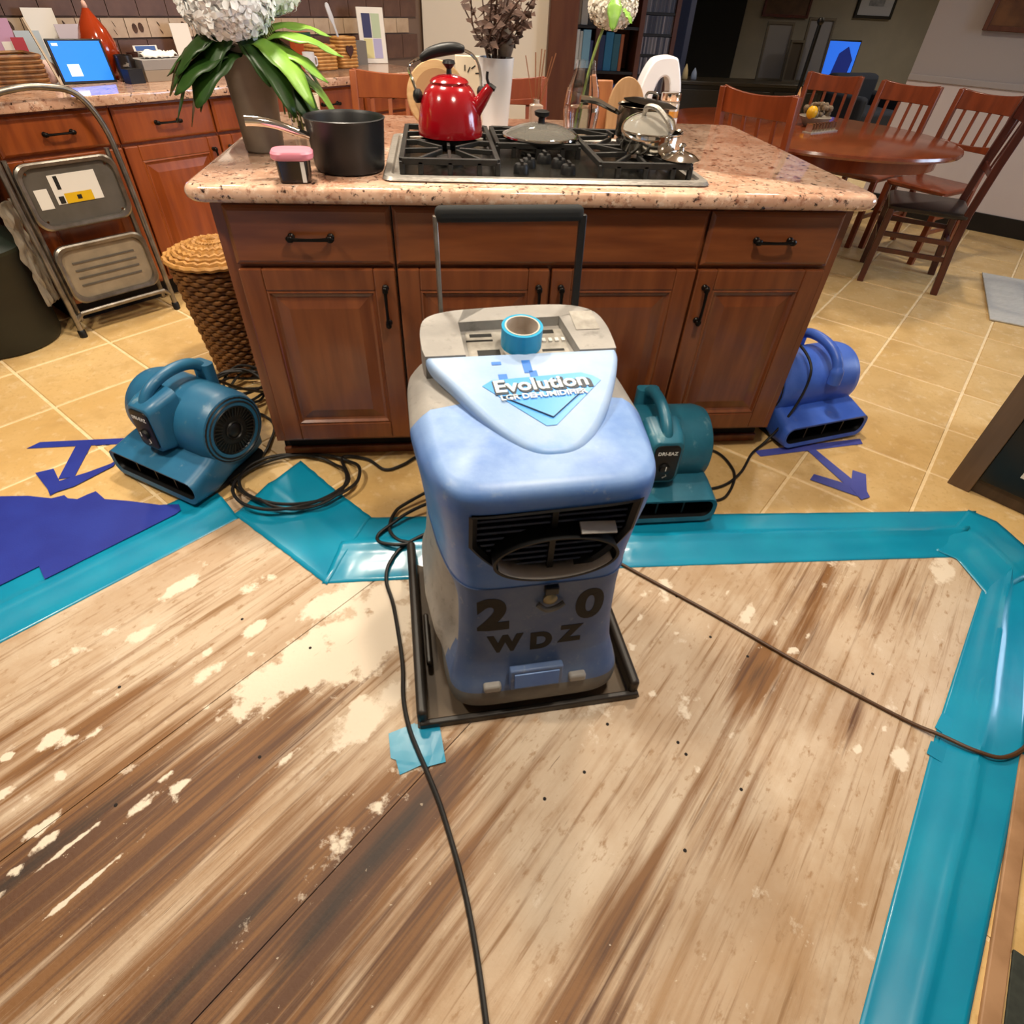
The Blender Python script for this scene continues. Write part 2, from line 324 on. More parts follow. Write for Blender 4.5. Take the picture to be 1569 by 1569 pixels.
m_ply = mix_layers('stained_plywood', 'b0967a', [('c2ad94', 3, .35, .65, (.5, 2.0, 1), G4, None), ('a98a68', 2.0, .48, .72, O3, Z3, None), ('987651', 10, .52, .74, (.16, 2.6, 1), G4, None), ('866440', 34, .56, .68, (.07, 2.2, 1), G4, None), ('cbb9a2', 4, .5, .72, (.7, 1.1, 1), G4, None), ('d3c4b0', 20, .64, .74, (.8, 1, 1), G4, None), ('9a7a58', 60, .58, .70, (.5, 1, 1), G4, None),
    ('7a5228', 11, .22, .62, (.10, 2.6, 1), G4, 'stain'), ('553316', 26, .50, .86, (.07, 2.4, 1), G4, 'stain'), ('2c1a0a', 9, .86, 1.25, (.14, 2.0, 1), G4, 'stain'), ('dacbb6', 20, .34, .48, O3, Z3, 'thinset'), ('c9b8a0', 60, .68, .74, O3, Z3, None), ('5e4224', 70, .67, .75, (.12, 1.6, 1), G4, None)], .6, bump=.25, bscale=90)
SE = [-9, .16, .895, 9]
def sheet(u0, u1, v0, v1):
    nu, nv = max(2, int((u1-u0)/.012)), max(2, int((v1-v0)/.012)); b = MB()
    b.grid(lambda i, j: (c45*((u0+(u1-u0)*i)+(v0+(v1-v0)*j)), c45*((u0+(u1-u0)*i)-(v0+(v1-v0)*j)), -.012), nu, nv)
    n = len(b.v); o = b.build('plywood_sheet', m_ply, floor, smooth=False)
    if o.data.polygons[0].normal.z < 0: o.data.flip_normals()
    for nm, L in (('stain', DARK), ('thinset', WHITE)):
        at = o.data.attributes.new(nm, 'FLOAT', 'POINT')
        at.data.foreach_set('value', [blobs(v[0], v[1], L, .7 if nm == 'stain' else 1) for v in b.v])
    o.modifiers.new('solid', 'SOLIDIFY').thickness = .015; o.modifiers['solid'].offset = -1
e = .0012
for u0, u1, v0, v1 in ((-2.6,1.0,-.75,.112-e),(-2.6,1.0,.112+e,.632-e),(-2.6,1.0,.632+e,1.85)): sheet(u0, u1, v0, v1)
# nail heads and knots punched in the plywood
for x, y in [(-.75,-.67),(-.55,-.78),(-1.0,-.86),(-.62,-1.07),(.2,-1.06),(.12,-1.17),(.55,-.83),(.36,-1.12),(.37,-1.15),(.47,-1.24),(.3,-1.35),(.02,-1.22),(.5,-.68),(.63,-.9),(-.9,-1.15),(.95,-.98)]:
    MB().lathe([(.004, -.0125), (.004, -.0112), (.002, -.0108)], 8, (x, y, 0)).build('nail_head', m_dark, floor)
# walls
def wall(name, a, b, m, z0=0, z1=2.6, th=.1):
    a, b = Vector((*a, 0)), Vector((*b, 0)); d = (b-a); n = Vector((-d.y, d.x, 0)).normalized()*th
    return struct(MB().prism([a[:2], b[:2], (b+n)[:2], (a+n)[:2]], z0, z1).build(name, m, smooth=False))
wl = wall('wall_left', K(-3.3, 2.83)[:2], K(2.52, 2.83)[:2], mat('kitchen_wall_paint', '6f5a4c', .7))
wall('wall_back', (-.22, 3.74), (.69, 3.74), m_wallw)
wall('wall_right', (3.505, 3.495), (6.6, .4), m_walll)
wall('wall_far', (-1, 7.3), (7.2, 7.3), m_wallg)
wall('wall_hall', (7.2, 7.3), (7.2, -.2), m_wallg)
wall('wall_rear', (6.6, -3.1), (-4.9, -3.1), m_wallw, th=.1)
wall('wall_side', (-4.7, -.3), (-4.7, -3.1), m_wallw, th=-.1)
# window wall on the right of the camera
wx = 5.2
ww = MB(); ww.span((wx, -3.1, 0), (wx+.1, -1.25, 2.6)).span((wx, .85, 0), (wx+.1, 1.75, 2.6)).span((wx, -1.25, 0), (wx+.1, .85, .85)).span((wx, -1.25, 2.25), (wx+.1, .85, 2.6)); struct(ww.build('wall_window', m_wallw, smooth=False))
wf = MB()
for a, b in (((wx-.02,-1.27,.83),(wx+.04,-1.19,2.27)),((wx-.02,.79,.83),(wx+.04,.87,2.27)),((wx-.02,-1.27,.83),(wx+.04,.87,.91)),((wx-.02,-1.27,2.19),(wx+.04,.87,2.27)),((wx-.01,-.23,.9),(wx+.03,-.17,2.2))): wf.span(a, b)
wf = struct(wf.build('window_1', m_wallw, smooth=False))
struct(MB().span((-5.2, -3.2, 2.6), (7.3, 7.4, 2.7)).build('ceiling', mat('ceiling_paint', 'c9c0b2', .8), smooth=False))
bb = Vector((3.505, 3.495)); bd = Vector((c45, -c45)); bn = Vector((-c45, -c45))
p0, p1 = bb, bb+bd*4; struct(MB().prism([p0, p1, p1+bn*.016, p0+bn*.016], 0, .13).build('baseboard_right', mat('black_baseboard', '14110f', .4), smooth=False, bevel=.004))
struct(MB().prism([p0-bn*.0, p1, p1+bn*.02, p0+bn*.02], .9, .94).build('trim_1', m_walll, smooth=False, bevel=.005))
struct(MB().prism([p0, p1, p1+bn*.006, p0+bn*.006], .13, .90).build('trim_3', mat('pale_lower_wall_paint', 'cdbfb8', .6), smooth=False))  # thin paler layer over the lower part of the right wall
# ceiling downlights: trim ring, glowing lens and the lamp in it
m_lamp = mat('lamp_lens', 'ffe2b8', .5, emit=6)
for k, (x, y, p) in enumerate(DOWN):
    where = ['over the left plywood', 'over the plywood behind the camera', 'over the red kettle', 'over the right half of the island', 'over the left counter', 'over the dining table', 'added to brighten the white wall', 'added to brighten the bookcases', 'added to brighten the far hallway'][k]
    t = thing('ceiling_light', 'round recessed ceiling light '+where, 'ceiling light', (x, y, 2.6), 0, 'ceiling downlights')
    MB().lathe([(.075, 0), (.095, 0), (.095, -.008), (.07, -.006), (.07, 0)], 24, cap=(False, False)).build('ring', m_white, t)
    MB().lathe([(.07, -.001), (.06, -.004), (.02, -.005)], 24).build('lens', m_lamp, t)
    l = D.lights.new('lamp', 'SPOT'); l.energy = p*7; l.color = WARM; l.shadow_soft_size = .12; l.spot_size = math.radians(140); l.spot_blend = .8
    lo = D.objects.new('lamp', l); COL.objects.link(lo); lo.parent = t; lo.location = (0, 0, -.03)
# brown post at the end of the white wall
tag(MB().span((.69, 3.66, 0), (.90, 3.86, 2.6)).build('wooden_post', mat('dark_brown_post', '4a2416', .5, col2='55301c', scale=4, stretch=(5, 5, .6)), bevel=.006), 'tall dark brown wooden post beside the white wall', 'post')
# tile backsplash: brown field tiles, a band of cream tiles with leaf motifs
RK = Matrix.Rotation(PI/4, 4, 'Z')
def kt(name, label, cat, s, t, z=.9, rz=0, group=None): return thing(name, label, cat, K(s, t, z), PI/4+rz, group)
m_cream = mat('cream_motif_tile', 'b7a188', .4, col2='a58d75', scale=14, rand=.08)
b0 = MB().box((0, 0, 0), (.148, .008, .148)); mtile = None
rows = [(1.04, 1.12, m_cream, .078), (.90, 1.035, m_brownt, .148), (1.125, 1.273, m_brownt, .148), (1.277, 1.425, m_brownt, .148)]
for z0, z1, mm, wd in rows:
    pw = .15 if wd > .1 else .115; n = int(3.3/pw); me = None
    for i in range(n):
        s = -.85+(i+.5)*pw
        if me is None:
            o = MB().box((0, 0, 0), (pw-.004, .008, z1-z0-.004)).build('tile', mm, wl, bevel=.0015); me = o.data
        else:
            o = D.objects.new('tile', me); COL.objects.link(o); o.parent = wl
        o.location = K(s, 2.824, (z0+z1)/2); o.rotation_euler = (0, 0, PI/4)
        if mm is m_cream and -.2 < s < 1.0:
            lf = MB(); a = (i*1.7) % 3.1
            for q in (-.016, .016):
                cxq, czq = q*math.cos(a), q*math.sin(a)
                lf.loft([[(cxq+.013*math.cos(2*PI*k/10)*math.cos(a)-.006*math.sin(2*PI*k/10)*math.sin(a), y, czq+.02*math.sin(2*PI*k/10)*math.cos(a*.6)) for k in range(10)] for y in (-.0058, -.0045)])
            lo = lf.build('leaf_motif', m_dried, o)
# cut-off cabinet corner and cabinet run on the right
m_rbox = mat('dark_brown_cabinet_finish', '3a2c22', .4, col2='4a392c', scale=5, stretch=(5, 5, .6))
t = thing('base_cabinet', 'dark brown cabinet corner with black panel at right edge of photo', 'cabinet', (1.70, -.23, 0), math.radians(-54))
MB().span((0, .02, 0), (.62, .6, .90)).build('body', m_rbox, t, bevel=.004)
MB().span((0, 0, .0), (.075, .02, .90)).build('stile', mat('worn_brown_stile', '5a4636', .45, col2='6a5442', scale=4, stretch=(5, 5, .6)), t, bevel=.003)
MB().span((.075, .006, .06), (.62, .02, .88)).build('panel', mat('black_appliance_panel', '15130f', .3), t, bevel=.003)
MB().span((.17, .003, .13), (.33, .007, .24)).build('pale_patch', m_paper, t)  # small white rectangle low on the black panel
MB().span((-.02, -.02, .90), (.66, .62, .94)).build('worktop', m_gran, t, bevel=.008)
d = Vector((c45, c45)); n = Vector((c45, -c45)); q0 = Vector((.42, -2.0)); 
rot = PI/4
t = thing('sink_cabinet', 'red brown cabinet run with dark toe kick along lower right edge', 'cabinet', (.40, -2.02, 0), rot)
MB().span((0, -.66, .1), (1.36, -.06, .88)).build('body', m_cab, t, bevel=.003)
MB().span((0, -.60, 0), (1.36, -.10, .1)).build('toe_kick', mat('brown_toe_kick', '4a2a1c', .6), t)
MB().span((.0, -.055, .12), (.74, -.03, .86)).build('appliance_door', mat('dark_grey_appliance_door', '2b2e2b', .5), t, bevel=.006)
MB().span((.76, -.055, .12), (1.34, -.035, .86)).build('door', m_cab, t, bevel=.006)
MB().span((-.02, -.68, .88), (1.38, -.01, .92)).build('worktop', m_gran, t, bevel=.008)
a, b = Vector((1.175, -1.225)), Vector((.615, -1.777)); struct(MB().prism([a, b, b+n*.032, a+n*.032], -.004, .008).build('trim_2', mat('pale_wood_trim', 'a9825f', .6, col2='8f6a49', scale=12), smooth=False, bevel=.003))
tag(MB().prism([(.868,-1.577),(.68,-1.765),(.735,-1.82),(.923,-1.632)], .0, .006).build('floor_mat', mat('dark_green_grey_mat', '2c302b', .9, col2='363a34', scale=60), bevel=.002), 'dark grey floor mat at the lower right corner of the photo', 'mat')
# ================================================================== TAPE ON THE FLOOR
def crumple(x, y, k=1): return k*(noise.noise(Vector((x*9, y*9, .3)))*.5+abs(noise.noise(Vector((x*26, y*26, 4))))*.5)
def strip(name, label, inner, outer, lift=0, zi=-.0108, zo=.0026, ridge=.006, amp=.0022, cat='tape'):
    """film between two polylines, from the plywood (inner) up over the tile edge (outer)"""
    I, Oo = [Vector(p) for p in inner], [Vector(p) for p in outer]; n = len(I)-1
    L = sum((I[i+1]-I[i]).length for i in range(n)); nu, nv = max(12, int(L/.016)), 18
    def at(P, t):
        q = t*n; i = min(int(q), n-1); return P[i].lerp(P[i+1], q-i)
    def fn(a, c):
        p = at(I, a).lerp(at(Oo, a), c); s = min(1, max(0, (c-.05)/.40)); s = s*s*(3-2*s)
        rg = ridge*math.exp(-((c-.52-.05*noise.noise(Vector((p.x*4, p.y*4, 1))))/.06)**2)
        ed = min(1, c*8, (1-c)*8); jag = .0015*noise.noise(Vector((p.x*40, p.y*40, 7)))
        return (p.x+jag*(1-ed), p.y+jag*(1-ed), zi+(zo-zi)*s+lift+rg+amp*ed*crumple(p.x, p.y))
    o = MB().grid(fn, nu, nv).build(name, m_teal, solid=.0006)
    return tag(o, label, cat, 'teal tape strips round the opened floor')
strip('floor_tape', 'teal tape strip running left from the blue air mover along the opening', [(-2.2,-1.472),(-1.349,-.70),(-.855,-.252)], [(-2.36,-1.30),(-1.50,-.535),(-.985,-.09)])
strip('floor_tape', 'wide teal tape strip under the coiled black cord', [(-.875,-.235),(-.70,-.402),(-.534,-.563)], [(-.70,.03),(-.56,-.14),(-.425,-.29)], lift=.0016)
strip('floor_tape', 'long teal tape strip in front of the island behind the dehumidifier', [(-.55,-.556),(0,-.558),(.40,-.557),(1.477,-.587)], [(-.47,-.29),(0,-.305),(.49,-.336),(1.70,-.39)], ridge=.011, amp=.006)
strip('floor_tape', 'short teal tape piece at the far right corner of the opening', [(1.43,-.555),(1.476,-.60),(1.466,-.765)], [(1.67,-.385),(1.73,-.45),(1.745,-.66)], lift=.003, ridge=.003)
strip('floor_tape', 'teal tape strip running down the right edge of the opening', [(1.475,-.72),(1.029,-1.137),(.517,-1.649),(.2,-1.96)], [(1.73,-.61),(1.19,-1.222),(.715,-1.66),(.38,-1.99)], lift=.001, ridge=.006)
def flat(name, label, poly, m, z=.0035, th=.0008, amp=.0012, cat='tape', group=None):
    me = D.meshes.new(name); bm = bmesh.new(); f = bm.faces.new([bm.verts.new((*p, z)) for p in poly]); bmesh.ops.triangulate(bm, faces=[f])
    if f.is_valid is False: pass
    bmesh.ops.subdivide_edges(bm, edges=bm.edges[:], cuts=3, use_grid_fill=True)
    for v in bm.verts: v.co.z += amp*crumple(v.co.x, v.co.y)
    bmesh.ops.recalc_face_normals(bm, faces=bm.faces); bm.to_mesh(me); bm.free()
    o = link(name, me, m, solid=th, smooth=False); return tag(o, label, cat if label else None, group)
flat('masking_tape_sheet', 'large sheet of overlapped dark blue masking tape at left edge', [(-1.9,-.09),(-1.769,-.1),(-1.641,-.117),(-1.551,-.12),(-1.472,-.137),(-1.438,-.123),(-1.42,-.14),(-1.388,-.146),(-1.366,-.124),(-1.346,-.108),(-1.301,-.151),(-1.218,-.166),(-1.117,-.191),(-1.056,-.192),(-1.04,-.222),(-1.051,-.24),(-1.184,-.365),(-1.328,-.499),(-1.367,-.446),(-1.441,-.516),(-1.60,-.66),(-1.95,-.97)], m_indigo, z=.0068, amp=.0005)
t = thing('tape_arrow', 'dark blue masking tape arrow on tiles beside left air mover', 'tape', (0, 0, 0))
def strips(t, polys, m):
    for k, p in enumerate(polys):
        o = flat('tape_strip', None, p, m, z=.0015+.0009*k, th=.0006, amp=.0006); o.parent = t
strips(t, [[(-1.69,.158),(-1.662,.197),(-1.20,.215),(-1.20,.178)],[(-1.527,.18),(-1.474,.18),(-1.452,-.02),(-1.50,-.03)],[(-1.59,.008),(-1.541,.03),(-1.46,-.085),(-1.486,-.118),(-1.507,-.086)],[(-1.49,-.112),(-1.495,-.045),(-1.42,.0),(-1.359,.047),(-1.345,.07),(-1.345,.032),(-1.43,-.075)]], m_indigo)
t = thing('tape_arrow', 'violet blue masking tape arrow on tiles in front of right air mover', 'tape', (0, 0, 0))
strips(t, [[(1.038,.005),(1.047,-.034),(1.512,.027),(1.52,.062)],[(1.255,-.0),(1.292,-.0),(1.345,-.215),(1.30,-.245)],[(1.174,-.185),(1.205,-.154),(1.31,-.222),(1.325,-.30),(1.29,-.278)],[(1.37,-.14),(1.408,-.168),(1.355,-.262),(1.347,-.296),(1.306,-.308),(1.303,-.24)]], m_indigoR)
t = thing('cord_tape', 'small patch of teal tape holding black cord in front of dehumidifier', 'tape', (0, 0, 0))
for k, p in enumerate([[(-.33,-1.04),(-.268,-1.018),(-.245,-1.12),(-.30,-1.14),(-.31,-1.105),(-.322,-1.10)],[(-.272,-1.022),(-.21,-1.022),(-.196,-1.12),(-.25,-1.13)]]):
    o = flat('tape_strip', None, p, m_teal, z=-.0095+.001*k, amp=.002); o.parent = t
flat('cord_tape', 'teal tape tab over the brown cord at the right strip', [(1.062,-1.105),(1.10,-1.14),(1.0,-1.25),(.955,-1.20),(.985,-1.172),(1.0,-1.18),(1.027,-1.155),(1.018,-1.14)], m_teal, z=-.0075, amp=.003)
# ================================================================== CABINETS
def bow_handle(parent, c, L=.105, vertical=False, name='handle'):
    b = MB(); P = [(-L/2, -.004, 0), (-L/2, -.022, 0), (-L*.32, -.028, 0), (0, -.030, 0), (L*.32, -.028, 0), (L/2, -.022, 0), (L/2, -.004, 0)]
    b.tube(P, lambda t: .0042+.0022*abs(2*t-1), 8, smooth=4)
    for s in (-1, 1): b.sphere((s*L/2, -.022, 0), .0095, 10, (1.3, 1, 1)); b.lathe([(.010, 0), (.010, -.004), (.006, -.008)], 10, (s*L/2, 0, 0), 'y')
    if vertical: b.xf(Matrix.Rotation(PI/2, 4, 'Y'))
    b.xf(Matrix.Translation(c)); return b.build(name, m_bronze, parent)
def door(parent, x0, x1, z0, z1, y, m, hx=None, name='door'):
    fr = .062; b = MB(); th = .02
    for a, c in (((x0, y, z0), (x0+fr, y+th, z1)), ((x1-fr, y, z0), (x1, y+th, z1)), ((x0+fr, y, z0), (x1-fr, y+th, z0+fr)), ((x0+fr, y, z1-fr), (x1-fr, y+th, z1))): b.span(a, c)
    d = b.build(name, m, parent, smooth=False, bevel=.004)
    X0, X1, Z0, Z1 = x0+fr, x1-fr, z0+fr, z1-fr
    def ring(i, yy): return [(X0+i, yy, Z0+i), (X1-i, yy, Z0+i), (X1-i, yy, Z1-i), (X0+i, yy, Z1-i)]
    MB().loft([ring(0, y+.003), ring(.006, y+.0005), ring(.012, y+.009), ring(.02, y+.0105), ring(.05, y+.003), ring(.054, y+.002)], (False, True)).build('panel', m, d, smooth=False)
    if hx is not None: bow_handle(d, (hx, y, z1-.105), .105, True)
    return d
def drawer(parent, x0, x1, z0, z1, y, m, handle=True):
    def ring(i, yy): return [(x0+i, yy, z0+i), (x1-i, yy, z0+i), (x1-i, yy, z1-i), (x0+i, yy, z1-i)]
    d = MB().loft([ring(0, y+.02), ring(0, y+.008), ring(.006, y+.003), ring(.012, y)], (True, True)).build('drawer', m, parent, smooth=False)
    if handle: bow_handle(d, ((x0+x1)/2, y, (z0+z1)/2), .105)
    return d
def unit(label, x0, x1, depth, doors, drawers, mH, mV, loc, rz=0, zt=.875, group=None, yb=.022, handles=True):
    t = thing('base_cabinet', label, 'cabinet', loc, rz, group)
    MB().span((x0+.0015, yb, .10), (x1-.0015, depth, zt)).build('body', mV, t, smooth=False)
    MB().span((x0+.0015, .09, 0), (x1-.0015, depth, .10)).build('toe_kick', m_dark, t, smooth=False)
    for a, c, h in drawers: drawer(t, a+.004, c-.004, .712, zt-.012, 0, mH, h)
    for a, c, h in doors: door(t, a+.004, c-.004, .118, .70, 0, mV, h)
    return t
X1, X2, XL, XR = -.289, .617, -.76, 1.065
unit('left island cabinet with one drawer and one door beside the wicker basket', XL, X1, .62, [(XL+.03, X1, X1-.035)], [(XL+.03, X1, True)], m_cabH, m_cab, (0, 0, 0))
unit('wide middle island cabinet with double doors behind the dehumidifier', X1, X2, .62, [(X1, .164, .13), (.164, X2, .198)], [(X1, X2, False)], m_cabH, m_cab, (0, 0, 0))
unit('right island cabinet with one drawer and one door beside the teal air mover', X2, XR, .62, [(X2, XR-.03, X2+.035)], [(X2, XR-.03, True)], m_cabH, m_cab, (0, 0, 0))
tag(MB().span((XL, .623, 0), (XR, .66, .875)).build('island_back_panel', m_cab, bevel=.002), 'brown wooden back panel of the island under the overhanging granite', 'panel')
tag(MB().span((XL, .072, 0), (XR, .089, .032)).build('toe_kick_strip', m_cab, bevel=.004), 'brown wooden strip along the floor under the island doors', 'molding')
def slab(name, poly, z0, z1, m, r=.02):
    cx = sum(p[0] for p in poly)/len(poly); cy = sum(p[1] for p in poly)/len(poly)
    def off(k): 
        out = []
        for p in poly:
            d = Vector((p[0]-cx, p[1]-cy)); l = d.length; out.append((cx+d.x*(1-k/l), cy+d.y*(1-k/l)))
        return out
    rs = []
    h = (z1-z0)/2
    for i in range(7):
        a = -PI/2+PI*i/6; rs.append([(*q, z0+h+h*math.sin(a)) for q in off(h*(1-math.cos(a)))])
    return MB().loft(rs).build(name, m)
tag(slab('island_countertop', rrect(1.903, 1.126, .045, 6, .1487, .523), .877, .917, m_gran), 'speckled pink brown granite top on the kitchen island', 'countertop')
# left counter run, set at 45 degrees
SB = [(-1.46,-1.09), (-.52,-.05), (-.05,.42), (.42,.87), (.87,1.38), (1.38,1.90)]
LB = ['far left cabinet of the left counter outside the step stool', 'left counter cabinet behind the step stool', 'left counter cabinet right of the step stool under the tissue box', 'left counter cabinet behind the grey flower vase', 'left counter cabinet behind the black saucepan', 'left counter cabinet behind the wooden bar chair']
for k, (a, c) in enumerate(SB):
    unit(LB[k]+' with orange brown door', a, c, .64, [(a, c, (c-.045 if k % 2 == 0 else a+.045))], [(a, c, True)], m_cabL, m_cabL, K(0, 2.185), PI/4, .862, 'left counter cabinets')
o = slab('left_countertop', [(-1.48, -.035), (1.93, -.035), (1.93, .643), (-1.48, .643)], .864, .902, m_gran); o.location = K(0, 2.185); o.rotation_euler = (0, 0, PI/4)
tag(o, 'speckled granite top of the long left counter under the tablet', 'countertop')
# ================================================================== DEHUMIDIFIER
dh = thing('dehumidifier', 'large dusty blue dehumidifier with grey console standing on black tray', 'dehumidifier', (.009, -.72, -.004), math.radians(4.0))
SECT = [(.006,.182,-.262,.25),(.03,.206,-.28,.268),(.05,.214,-.288,.272),(.08,.217,-.288,.272),(.105,.213,-.280,.27),(.135,.206,-.266,.268),(.18,.194,-.252,.266),(.25,.188,-.243,.264),(.36,.184,-.238,.263),(.41,.184,-.237,.262),(.47,.188,-.238,.262),(.53,.193,-.243,.262),(.59,.200,-.250,.262),(.63,.204,-.252,.262),(.668,.204,-.251,.262),(.681,.201,-.243,.257),(.689,.192,-.222,.248),(.693,.16,-.15,.235),(.697,.10,-.06,.18),(.698,.03,.0,.08)]
def sect(z):
    for i in range(len(SECT)-1):
        a, b = SECT[i], SECT[i+1]
        if z <= b[0]:
            t = (z-a[0])/(b[0]-a[0]); t = max(0, t); return [a[k]+(b[k]-a[k])*t for k in (1, 2, 3)]
    return SECT[-1][1:]
NA = 160
def ringpts(z, grow=0, displace=True):
    hw, yf, yb = sect(z); hw += grow; yf -= grow; yb += grow; cy = (yf+yb)/2; hy = (yb-yf)/2; out = []
    ex = 2/7
    for j in range(NA):
        a = 2*PI*j/NA; c, s = math.cos(a), math.sin(a)
        x = hw*math.copysign(abs(c)**ex, c); y = cy+hy*math.copysign(abs(s)**ex, s)
        if .085 < z: x *= 1+.20*max(0, min(1, (y-yf-.02)/.20))*min(1, (z-.085)/.05)*max(0, min(1, (.70-z)/.05))
        if displace:
            # scooped hand grips at the sides near the front
            if abs(x) > hw*.7 and .09 < z < .40:
                q = math.exp(-(((y-(yf+.10))/.05)**4))*math.exp(-(((z-.24)/.135)**6)); x -= math.copysign(.034*q, x)
            # slightly hollow front under the shoulder
            if y < yf+.06 and .44 < z < .635: y += .010*(1-min(1, (x/hw)**2))*math.exp(-((z-.54)/.06)**2)
        out.append((x, y, z))
    return out
def zs(a, b, st=.009):
    n = max(2, int((b-a)/st)); return [a+(b-a)*i/n for i in range(n+1)]
def shell(name, z0, z1, m, keep, cap=(True, True), grow=0):
    b = MB(); rings = [ringpts(z, grow) for z in zs(z0, z1)]; b.loft(rings, cap)
    b.f = [f for f in b.f if keep(Vector((sum(b.v[i][0] for i in f)/len(f), sum(b.v[i][1] for i in f)/len(f), sum(b.v[i][2] for i in f)/len(f))))]
    return b.build(name, m, dh)
GX0, GX1 = -.150, .162
def ingrille(p):
    if p.y > -.15: return False
    t = (p.x-.006)/.157
    if abs(t) > 1: return False
    top = .634+.004*t; bot = .447+.10*abs(t)**2.6+.004*t
    return bot < p.z < top
FR = .04
base = shell('base', .006, .095, m_baseg, lambda p: True, (True, True))
lower = shell('lower_shell', .095, .412, m_lblue, lambda p: p.y < -.165, (False, False))
upper = shell('upper_shell', .4145, .698, m_blue, lambda p: p.y < FR and not ingrille(p), (False, True))
rear = shell('rear_shell', .095, .698, m_grayp, lambda p: p.y >= (-.165 if p.z < .4133 else FR), (False, True))
side = MB()
# seam lip between the shells
MB().tube([p for p in ringpts(.4132, .0005) if p[1] < FR-.01][::1], .0022, 6).build('seam', m_lblue, lower)
allv = MB().loft([ringpts(z) for z in zs(.03, .69, .006)], (True, True)); bvh = BVHTree.FromPolygons([Vector(v) for v in allv.v], allv.f)
def front_y(x, z, off=.0012):
    h = bvh.ray_cast(Vector((x, -1, z)), Vector((0, 1, 0))); return (h[0].y if h[0] else -.24)-off
# grille: black frame following the opening, slats, oval duct collar
def gpt(t, s):
    x = .006+.157*t; top = .634+.004*t; bot = .447+.10*abs(t)**2.6+.004*t; return x, bot+(top-bot)*s
fb = MB(); loop = [gpt(-1+2*i/24, 1) for i in range(25)]+[gpt(1-2*i/40, 0) for i in range(41)]
cxg, czg = .006, .545
def sh(k, yy): return [(cxg+(x-cxg)*k, front_y(min(max(x, -.165), .177), z, -yy), czg+(z-czg)*k) for x, z in loop]
fb.loft([sh(1.03, -.003), sh(.99, -.006), sh(.93, .002), sh(.92, .055)], (False, False)).build('grille_frame', m_black, dh)
MB().span((-.155, -.178, .44), (.167, -.166, .635)).build('grille_back', m_black, dh)
for k in range(10):
    z = .463+k*.0155; xs = [x for x, zz in [gpt(-1+2*i/60, 0) for i in range(61)] if zz < z-.002]
    if len(xs) < 2: continue
    MB().box(((xs[0]+xs[-1])/2, -.214, z), (xs[-1]-xs[0], .022, .004), Matrix.Rotation(-.5, 3, 'X')).build('slat', mat('slat_dark_blue_plastic', '1a2740', .4) if k == 0 else D.materials['slat_dark_blue_plastic'], dh)
MB().span((.002, -.232, .45), (.014, -.19, .622)).build('grille_post', m_black, dh)
def ov(k, y, dz=0): return [(.012+.125*k*math.cos(2*PI*i/48), y, .512+dz+.058*k*math.sin(2*PI*i/48)) for i in range(48)]
MB().loft([ov(.93, -.205), ov(.95, -.262, -.002), ov(1.0, -.262, -.002), ov(.99, -.205)], (False, False)).build('duct_collar', m_black, dh)
MB().loft([[(p[0], p[1], p[2]) for p in ov(.94, -.212)[26:47]], [(p[0], p[1], p[2]) for p in ov(.94, -.260, -.002)[26:47]]], (False, False), closed=False).build('duct_lining', m_grayp, dh, solid=.001)
MB().box((.09, -.246, .573), (.075, .024, .004), Matrix.Rotation(.5, 3, 'X') @ Matrix.Rotation(.20, 3, 'Y')).build('tape_scrap', m_grayp, dh)
# lid: blue shield in front, grey console behind
def lidz(y): return .672+(y+.16)*.145
SH = [(.02,-.168),(.06,-.158),(.105,-.115),(.15,-.045),(.19,.04),(.214,.105),(.218,.135)]
SHL = [(-x+.036 if x > .03 else x, y) for x, y in SH]
left = [(-.020,-.160),(-.066,-.115),(-.112,-.045),(-.155,.04),(-.19,.105),(-.200,.135)]
shield = crom([(p[0], p[1], 0) for p in reversed(left)]+[(p[0], p[1], 0) for p in SH], 4); shield = [(p.x, p.y) for p in shield]
def lidring(poly, dz, k=0):
    c = Vector((.01, .03)); out = []
    for p in poly:
        q = Vector(p); d = q-c; q = c+d*(1-k/d.length); out.append((q.x, q.y, lidz(q.y)+dz))
    return out
MB().loft([lidring(shield, -.012, .03), lidring(shield, -.004, .004), lidring(shield, .008, 0), lidring(shield, .018, .001), lidring(shield, .024, .007), lidring(shield, .026, .015)]).build('lid', m_lid, dh)
cons = [(-.200,.135)]+[(p[0], p[1]) for p in crom([(-.205,.16,0),(-.205,.225,0),(-.19,.275,0),(-.14,.30,0),(-.05,.31,0),(.08,.316,0),(.16,.308,0),(.205,.28,0),(.22,.225,0),(.22,.16,0)], 4)]+[(.218,.135)]
well = [(-.115,.135),(-.118,.255),(.118,.265),(.135,.135)]
b = MB(); top = .026
out_t = lidring(cons, top); 
def cring(poly, dz): return [(p[0], p[1], lidz(p[1])+dz) for p in poly]
